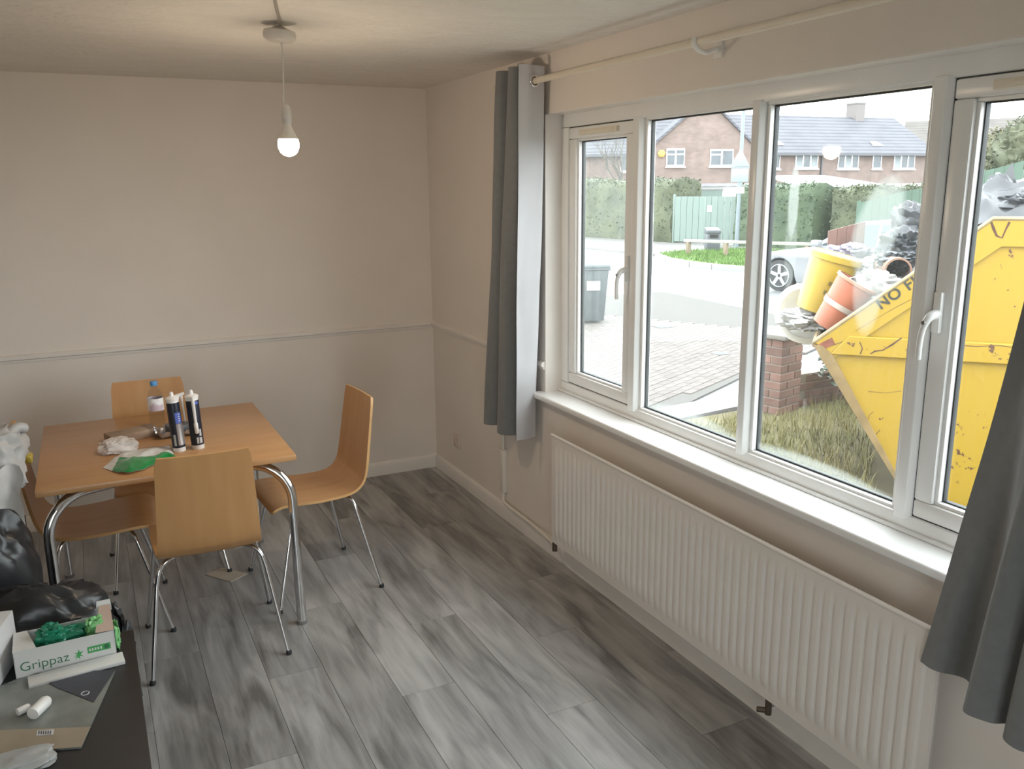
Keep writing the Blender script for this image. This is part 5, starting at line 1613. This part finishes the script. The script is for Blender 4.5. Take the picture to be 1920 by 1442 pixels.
c = at(1865, 305, 24); bush('loose olive green bush in front of the far tiled roof', (c.x, c.y, c.z), (0.75, 0.75, 0.75), 41, olive)
c = at(1925, 300, 19); bush('dense dark bush rising behind the low green fence', (c.x, c.y, c.z), (0.65, 0.65, 0.75), 42, dk)
p = at(1868, 400, 23)
tree('thin bare sapling beside the olive bush', (p.x, p.y, RZ), 3.6, 9, 0.3, 0.10)
# ---- hatchback
def car():
    pw = Vector((10.477, 7.972, 0))
    fd = (Vector((-RT.x, -RT.y, 0)).normalized() * 0.63 + Vector((FW.x, FW.y, 0)).normalized() * 0.776).normalized()
    org_ = pw - fd * 3.35
    t = thing('car', 'silver white hatchback parked across the drive', 'car', (org_.x, org_.y, RZ - 0.03), math.atan2(fd.y, fd.x))
    # local x forward from the tail, y to the car's right is negative, near side (towards the house) is +y
    paint = mat('silver_white_paint', (0.20, 0.203, 0.212), 0.35, 0.0, var=0.02, spec=0.35)
    glass = mat('car_glass', (0.05, 0.065, 0.075), 0.08, var=0.1)
    low = [(-0.05, 0.30), (-0.05, 0.80), (0.05, 0.92), (0.40, 0.95), (2.40, 0.93), (2.75, 0.90), (3.55, 0.78), (3.95, 0.66), (4.08, 0.45), (4.02, 0.24), (3.72, 0.22)]
    def arch(cx):
        return [(cx + 0.35 * math.cos(a), 0.31 + 0.35 * math.sin(a)) for a in [PI * k / 10 for k in range(11)]]
    poly = low + arch(3.35) + [(2.95, 0.20), (1.05, 0.20)] + arch(0.68) + [(0.28, 0.24)]
    cross = [(-0.86, 0.95), (-0.80, 1.0)]
    m = MB()
    m.prism([(x, 0, z) for x, z in poly], (0, -1.74, 0))
    m.build('body', paint, t, bevel=0.03)
    cab = [(0.02, 0.92), (0.22, 1.26), (0.48, 1.39), (1.2, 1.44), (1.75, 1.41), (2.05, 1.31), (2.70, 0.91)]
    n = len(cab)
    vs = [(x, -0.05 - 0.16 * max(0, z - 0.92) / 0.5, z) for x, z in cab] + [(x, -1.69 + 0.16 * max(0, z - 0.92) / 0.5, z) for x, z in cab]
    fs = [tuple(range(n)), tuple(range(2 * n - 1, n - 1, -1))] + [(i, i + 1, n + i + 1, n + i) for i in range(n - 1)]
    MB().add(vs, fs).build('roof', paint, t, bevel=0.025)
    def sw(pts, name):
        vs_ = [(x, -0.05 - 0.16 * max(0, z - 0.92) / 0.5 + 0.006, z) for x, z in pts]
        MB().add(vs_, [tuple(range(len(pts)))]).build(name, glass, t, recalc=False)
        vs_ = [(x, -1.69 + 0.16 * max(0, z - 0.92) / 0.5 - 0.006, z) for x, z in pts]
        MB().add(vs_, [tuple(range(len(pts)))[::-1]]).build(name, glass, t, recalc=False)
    sw([(1.42, 0.96), (2.48, 0.95), (2.02, 1.25), (1.74, 1.34), (1.42, 1.36)], 'front_window')
    sw([(0.45, 0.97), (1.36, 0.96), (1.36, 1.365), (0.62, 1.33)], 'rear_window')
    MB().add([(2.66, -0.16, 0.945), (2.66, -1.58, 0.945), (2.09, -1.50, 1.305), (2.09, -0.24, 1.305)], [(0, 1, 2, 3)]).build('windscreen', glass, t).location.z += 0.012
    for cx in (3.35, 0.68):
        for (y0_, y1_) in ((-0.02, -0.22), (-1.72, -1.52)):
            w = MB().tube([(cx, y0_, 0.31), (cx, y1_, 0.31)], 0.31, 28).build('wheel', mat('tyre_rubber', (0.03, 0.03, 0.032), 0.8), t, smooth=True, angle=40)
            yy = y0_ + (0.004 if y0_ > -1 else -0.004)
            MB().tube([(cx + 0.222 * math.cos(q), yy, 0.31 + 0.222 * math.sin(q)) for q in [2 * PI * j / 24 for j in range(24)]], 0.014, 6, closed=True).build('wheel_rim', mat('alloy', (0.30, 0.31, 0.32), 0.3, 0.7), w)
            for k in range(5):
                a = 2 * PI * k / 5 + 0.3
                ca, sa = math.cos(a), math.sin(a)
                MB().prism([(cx + ca * 0.03 - sa * 0.035, yy, 0.31 + sa * 0.03 + ca * 0.035), (cx + ca * 0.22 - sa * 0.032, yy, 0.31 + sa * 0.22 + ca * 0.032), (cx + ca * 0.22 + sa * 0.032, yy, 0.31 + sa * 0.22 - ca * 0.032), (cx + ca * 0.03 + sa * 0.035, yy, 0.31 + sa * 0.03 - ca * 0.035)], (0, -0.012, 0)).build('spoke', mat('alloy', (0.30, 0.31, 0.32), 0.3, 0.7), w)
    MB().box(2.42, 2.60, 0.00, 0.16, 0.93, 1.05).build('door_mirror', paint, t, bevel=0.03)
    MB().box(3.70, 4.00, -0.03, 0.004, 0.60, 0.70).build('headlamp', mat('lamp_glass', (0.6, 0.62, 0.65), 0.1), t, bevel=0.01)
    MB().box(1.37, 1.385, -0.004, 0.004, 0.28, 0.94).box(2.55, 2.565, -0.004, 0.004, 0.30, 0.92).build('door_gap', gasket_m, t)
    MB().box(1.50, 1.68, 0.0, 0.02, 0.80, 0.83).build('door_handle', paint, t, bevel=0.006)
    return t
car()

# ================================================================ HOUSES
def tile_material(name, c1, c2, scale):
    m = bpy.data.materials.new(name)
    m.use_nodes = True
    nt = m.node_tree
    b = nt.nodes['Principled BSDF']
    b.inputs['Roughness'].default_value = 0.8
    b.inputs['Specular IOR Level'].default_value = 0.1
    tc = nt.nodes.new('ShaderNodeTexCoord')
    sp_ = nt.nodes.new('ShaderNodeSeparateXYZ')
    nt.links.new(tc.outputs['Object'], sp_.inputs[0])
    mu = nt.nodes.new('ShaderNodeMath'); mu.operation = 'MULTIPLY'; mu.inputs[1].default_value = scale
    nt.links.new(sp_.outputs['Z'], mu.inputs[0])
    fr = nt.nodes.new('ShaderNodeMath'); fr.operation = 'FRACT'
    nt.links.new(mu.outputs[0], fr.inputs[0])
    rp = nt.nodes.new('ShaderNodeValToRGB')
    rp.color_ramp.elements[0].position = 0.0; rp.color_ramp.elements[0].color = (*c1, 1)
    rp.color_ramp.elements[1].position = 0.35; rp.color_ramp.elements[1].color = (*c2, 1)
    nt.links.new(fr.outputs[0], rp.inputs[0])
    nz = nt.nodes.new('ShaderNodeTexNoise'); nz.inputs['Scale'].default_value = 1.1; nz.inputs['Detail'].default_value = 6
    nt.links.new(tc.outputs['Object'], nz.inputs['Vector'])
    mr = nt.nodes.new('ShaderNodeMapRange'); mr.inputs['To Min'].default_value = 0.8; mr.inputs['To Max'].default_value = 1.25
    nt.links.new(nz.outputs['Fac'], mr.inputs['Value'])
    mx = nt.nodes.new('ShaderNodeVectorMath'); mx.operation = 'SCALE'
    nt.links.new(rp.outputs[0], mx.inputs[0]); nt.links.new(mr.outputs[0], mx.inputs['Scale'])
    nt.links.new(mx.outputs[0], b.inputs['Base Color'])
    return m
slate = tile_material('concrete_roof_tiles', (0.045, 0.045, 0.052), (0.098, 0.098, 0.110), 4.4)
brown_t = tile_material('brown_roof_tiles', (0.075, 0.068, 0.064), (0.105, 0.096, 0.09), 4.2)
def brick_wall_material():
    m = bpy.data.materials.new('house_brick')
    m.use_nodes = True
    nt = m.node_tree
    b = nt.nodes['Principled BSDF']
    b.inputs['Roughness'].default_value = 0.85
    tc = nt.nodes.new('ShaderNodeTexCoord')
    mp = nt.nodes.new('ShaderNodeMapping')
    mp.inputs['Rotation'].default_value = (R(90), 0, 0)
    nt.links.new(tc.outputs['Object'], mp.inputs[0])
    bt_ = nt.nodes.new('ShaderNodeTexBrick')
    bt_.inputs['Scale'].default_value = 4.4
    bt_.inputs['Color1'].default_value = (0.140, 0.100, 0.086, 1)
    bt_.inputs['Color2'].default_value = (0.172, 0.126, 0.110, 1)
    bt_.inputs['Mortar'].default_value = (0.20, 0.165, 0.145, 1)
    bt_.inputs['Mortar Size'].default_value = 0.012
    bt_.inputs['Row Height'].default_value = 0.33
    bt_.inputs['Brick Width'].default_value = 1.0
    nt.links.new(mp.outputs[0], bt_.inputs['Vector'])
    nz_ = nt.nodes.new('ShaderNodeTexNoise'); nz_.inputs['Scale'].default_value = 1.6; nz_.inputs['Detail'].default_value = 7
    nt.links.new(tc.outputs['Object'], nz_.inputs['Vector'])
    mr_ = nt.nodes.new('ShaderNodeMapRange'); mr_.inputs['To Min'].default_value = 0.55; mr_.inputs['To Max'].default_value = 1.35
    nt.links.new(nz_.outputs['Fac'], mr_.inputs['Value'])
    sc_ = nt.nodes.new('ShaderNodeVectorMath'); sc_.operation = 'SCALE'
    nt.links.new(bt_.outputs['Color'], sc_.inputs[0]); nt.links.new(mr_.outputs[0], sc_.inputs['Scale'])
    nt.links.new(sc_.outputs[0], b.inputs['Base Color'])
    return m
hbrick = brick_wall_material()
uw = mat('house_window_white', (0.85, 0.86, 0.86), 0.4)
hg = mat('house_window_glass', (0.05, 0.06, 0.07), 0.08, var=0.3, scale=1.5)
net = mat('house_net_curtain', (0.20, 0.22, 0.225), 0.7)
def hwin(parent, x0, x1, z0, z1, cols=2, y=0.0, tops=(), nets=()):
    f = MB().box(x0, x1, y - 0.05, y + 0.02, z0, z0 + 0.09).box(x0, x1, y - 0.05, y + 0.02, z1 - 0.09, z1)
    w = (x1 - x0) / cols
    for k in range(cols + 1):
        a = x0 + k * w
        f.box(max(x0, a - 0.045), min(x1, a + 0.045), y - 0.05, y + 0.02, z0 + 0.09, z1 - 0.09)
    for k in tops:
        zt_ = z0 + (z1 - z0) * 0.68
        f.box(x0 + k * w, x0 + (k + 1) * w, y - 0.05, y + 0.02, zt_ - 0.04, zt_ + 0.04)
    f.box(x0 - 0.06, x1 + 0.06, y - 0.12, y, z0 - 0.07, z0)
    wn = f.build('window', uw, parent)
    for k in range(cols):
        MB().box(x0 + k * w + 0.04, x0 + (k + 1) * w - 0.04, y - 0.02, y - 0.005, z0 + 0.08, z1 - 0.08).build('pane', net if k in nets else hg, wn)
    return wn
def px_window(parent, o_, d_, u0, u1, v0, v1, **kw):
    x0, zt_ = facade(u0, v0, o_, d_)
    x1, zb_ = facade(u1, v1, o_, d_)
    return hwin(parent, x0, x1, zb_ - RZ, zt_ - RZ, **kw)
# -- gabled house facing the window
D1 = 50.0
oA = at(1216, 300, D1); oB = at(1416, 300, D1)
oA.z = oB.z = RZ
du = (oB - oA); WA = du.length; du.normalize()
hA = thing('gabled_house', 'red brick house with a front gable, two white windows and a yellow alarm box', 'house', oA, math.atan2(du.y, du.x))
_, ze = facade(1222, 280, oA, du); _, za = facade(1322, 186, oA, du)
ze -= RZ; za -= RZ
m = MB().prism([(0, 0, 0), (WA, 0, 0), (WA, 0, ze), (WA * 0.53, 0, za), (0, 0, ze)], (0, 1.35, 0))
m.build('walls', hbrick, hA)
for (xa, za0, xb, zb0) in ((-0.35, ze - 0.30, WA * 0.53, za + 0.02), (WA + 0.35, ze - 0.32, WA * 0.53, za + 0.02)):
    MB().prism([(xa, -0.15, za0), (xb, -0.15, zb0), (xb, -0.15, zb0 + 0.16), (xa, -0.15, za0 + 0.16)], (0, 3.4, 0)).build('roof_slope', slate, hA)
px_window(hA, oA, du, 1250, 1283, 279, 312, cols=2, tops=(0, 1), y=0.0)
px_window(hA, oA, du, 1332, 1374, 280, 312, cols=2, tops=(0,), y=0.0)
xa, za1 = facade(1240, 288, oA, du)
MB().lathe([(0.20, 0), (0.24, 0.02), (0.24, 0.08), (0.15, 0.12)], 6).build('alarm_box', mat('alarm_yellow', (0.32, 0.22, 0.05), 0.4), hA).matrix_local = Matrix.Translation((xa, -0.02, za1 - RZ)) @ Matrix.Rotation(R(90), 4, 'X')
# -- left wing of the row
oC = at(1000, 300, 56.0); oD = at(1288, 300, 52.3)
oC.z = oD.z = RZ
du2 = (oD - oC); WC = du2.length; du2.normalize()
hC = thing('terrace_house', 'red brick house wing with a grey roof behind the bare tree', 'house', oC, math.atan2(du2.y, du2.x))
_, ze2 = facade(1150, 287, oC, du2); ze2 -= RZ
_, zr2 = facade(1150, 205, oC, du2); zr2 -= RZ
zr2 *= 1.08
MB().box(0, WC, 0, 8, 0, ze2).build('walls', hbrick, hC)
MB().prism([(-0.3, -0.4, ze2 - 0.10), (-0.3, 4, zr2), (-0.3, 8.4, ze2 - 0.10)], (WC + 0.3, 0, 0)).build('roof', slate, hC)
MB().box(-0.3, WC - 3.5, -0.48, -0.38, ze2 - 0.22, ze2 - 0.06).build('gutter', mat('dark_gutter', (0.06, 0.06, 0.07), 0.5), hC)
px_window(hC, oC, du2, 1164, 1186, 291, 322, cols=1)
MB().box(2.75, 3.25, -0.25, -0.02, 0.3, ze2 - 0.3).build('white_downpipe', uw, hC)
# -- long terrace to the right
oE = at(1348, 300, 51.7); oF = at(1742, 300, 57.5)
oE.z = oF.z = RZ
du3 = (oF - oE); WE = du3.length; du3.normalize()
hE = thing('terrace_house', 'long red brick terrace with a grey tiled roof, hipped end and one chimney', 'house', oE, math.atan2(du3.y, du3.x))
_, ze3 = facade(1560, 285, oE, du3); ze3 -= RZ
_, zr3 = facade(1560, 222, oE, du3); zr3 -= RZ
zr3 = (zr3 + 0.1) * 1.06
MB().box(0, WE, 0, 8, 0, ze3).build('walls', hbrick, hE)
ridge_o = oE + Vector((-du3.y, du3.x, 0)) * 4.0
rx, _ = facade(1676, 225, ridge_o, du3)
vs = [(0.0, -0.4, ze3 - 0.1), (WE + 0.4, -0.4, ze3 - 0.1), (WE + 0.4, 8.4, ze3 - 0.1), (0.0, 8.4, ze3 - 0.1), (0.0, 4, zr3), (rx, 4, zr3)]
MB().add(vs, [(0, 1, 5, 4), (1, 2, 5), (2, 3, 4, 5), (3, 0, 4), (0, 3, 2, 1)]).build('roof', slate, hE)
MB().box(2.6, WE + 0.4, -0.5, -0.38, ze3 - 0.24, ze3 - 0.06).build('gutter', mat('dark_gutter', (0.06, 0.06, 0.07)), hE)
for (u0, u1, v0, v1, c_, nt_) in ((1446, 1461, 288, 317, 1, ()), (1492, 1532, 287, 316, 3, (0, 2)), (1572, 1608, 288, 317, 3, (1,)), (1637, 1651, 289, 317, 1, ()), (1677, 1713, 289, 317, 3, (0,))):
    px_window(hE, oE, du3, u0, u1, v0, v1, cols=c_, nets=nt_)
xc, _ = facade(1599, 215, ridge_o, du3)
chm = MB().box(xc - 0.15, xc + 0.60, 3.5, 4.5, zr3 - 0.6, zr3 + 0.85).build('chimney', mat('chimney_brick_grey', (0.14, 0.125, 0.12), 0.85), hE)
MB().box(xc - 0.20, xc + 0.65, 3.45, 4.55, zr3 + 0.85, zr3 + 0.95).build('chimney_cap', mat('chimney_cement', (0.16, 0.155, 0.15), 0.8), chm)
for u in (1470, 1657):
    x_, _ = facade(u, 270, oE, du3)
    k = 0.28
    MB().prism([(x_ - 0.45, -0.4 + 4.4 * (k - 0.09), ze3 - 0.1 + (zr3 - ze3 + 0.1) * (k - 0.09) + 0.03), (x_ + 0.35, -0.4 + 4.4 * (k - 0.09), ze3 - 0.1 + (zr3 - ze3 + 0.1) * (k - 0.09) + 0.03), (x_ + 0.05, -0.4 + 4.4 * k, ze3 - 0.1 + (zr3 - ze3 + 0.1) * k + 0.05), (x_ - 0.35, -0.4 + 4.4 * k, ze3 - 0.1 + (zr3 - ze3 + 0.1) * k + 0.05)], (0, -0.02, 0.06)).build('roof_vent', mat('white_lead', (0.82, 0.82, 0.84), 0.4), hE)
xd, _ = facade(1540, 300, oE, du3)
MB().tube([(xd, -0.07, 0.2), (xd, -0.07, ze3 - 0.2)], 0.06, 8).build('downpipe', mat('dark_gutter', (0.06, 0.06, 0.07)), hE)
# -- house behind, far right
oG = at(1705, 300, 74); oH = at(1990, 300, 70)
oG.z = oH.z = RZ
du4 = (oH - oG); WG = du4.length; du4.normalize()
hG = thing('far_house', 'house with a brown-grey tiled roof behind the bushes and the terrace end', 'house', oG, math.atan2(du4.y, du4.x))
_, ze4 = facade(1850, 290, oG, du4); ze4 -= RZ
_, zr4 = facade(1850, 226, oG, du4); zr4 -= RZ
zr4 *= 1.06
MB().box(0, WG, 0, 9, 0, ze4).build('walls', hbrick, hG)
MB().prism([(-0.4, -0.5, ze4 - 0.15), (-0.4, 4.5, zr4), (-0.4, 9.5, ze4 - 0.15)], (WG + 0.8, 0, 0)).build('roof', brown_t, hG)
hwin(hG, 3, 5, ze4 - 1.6, ze4 - 0.4, 2)
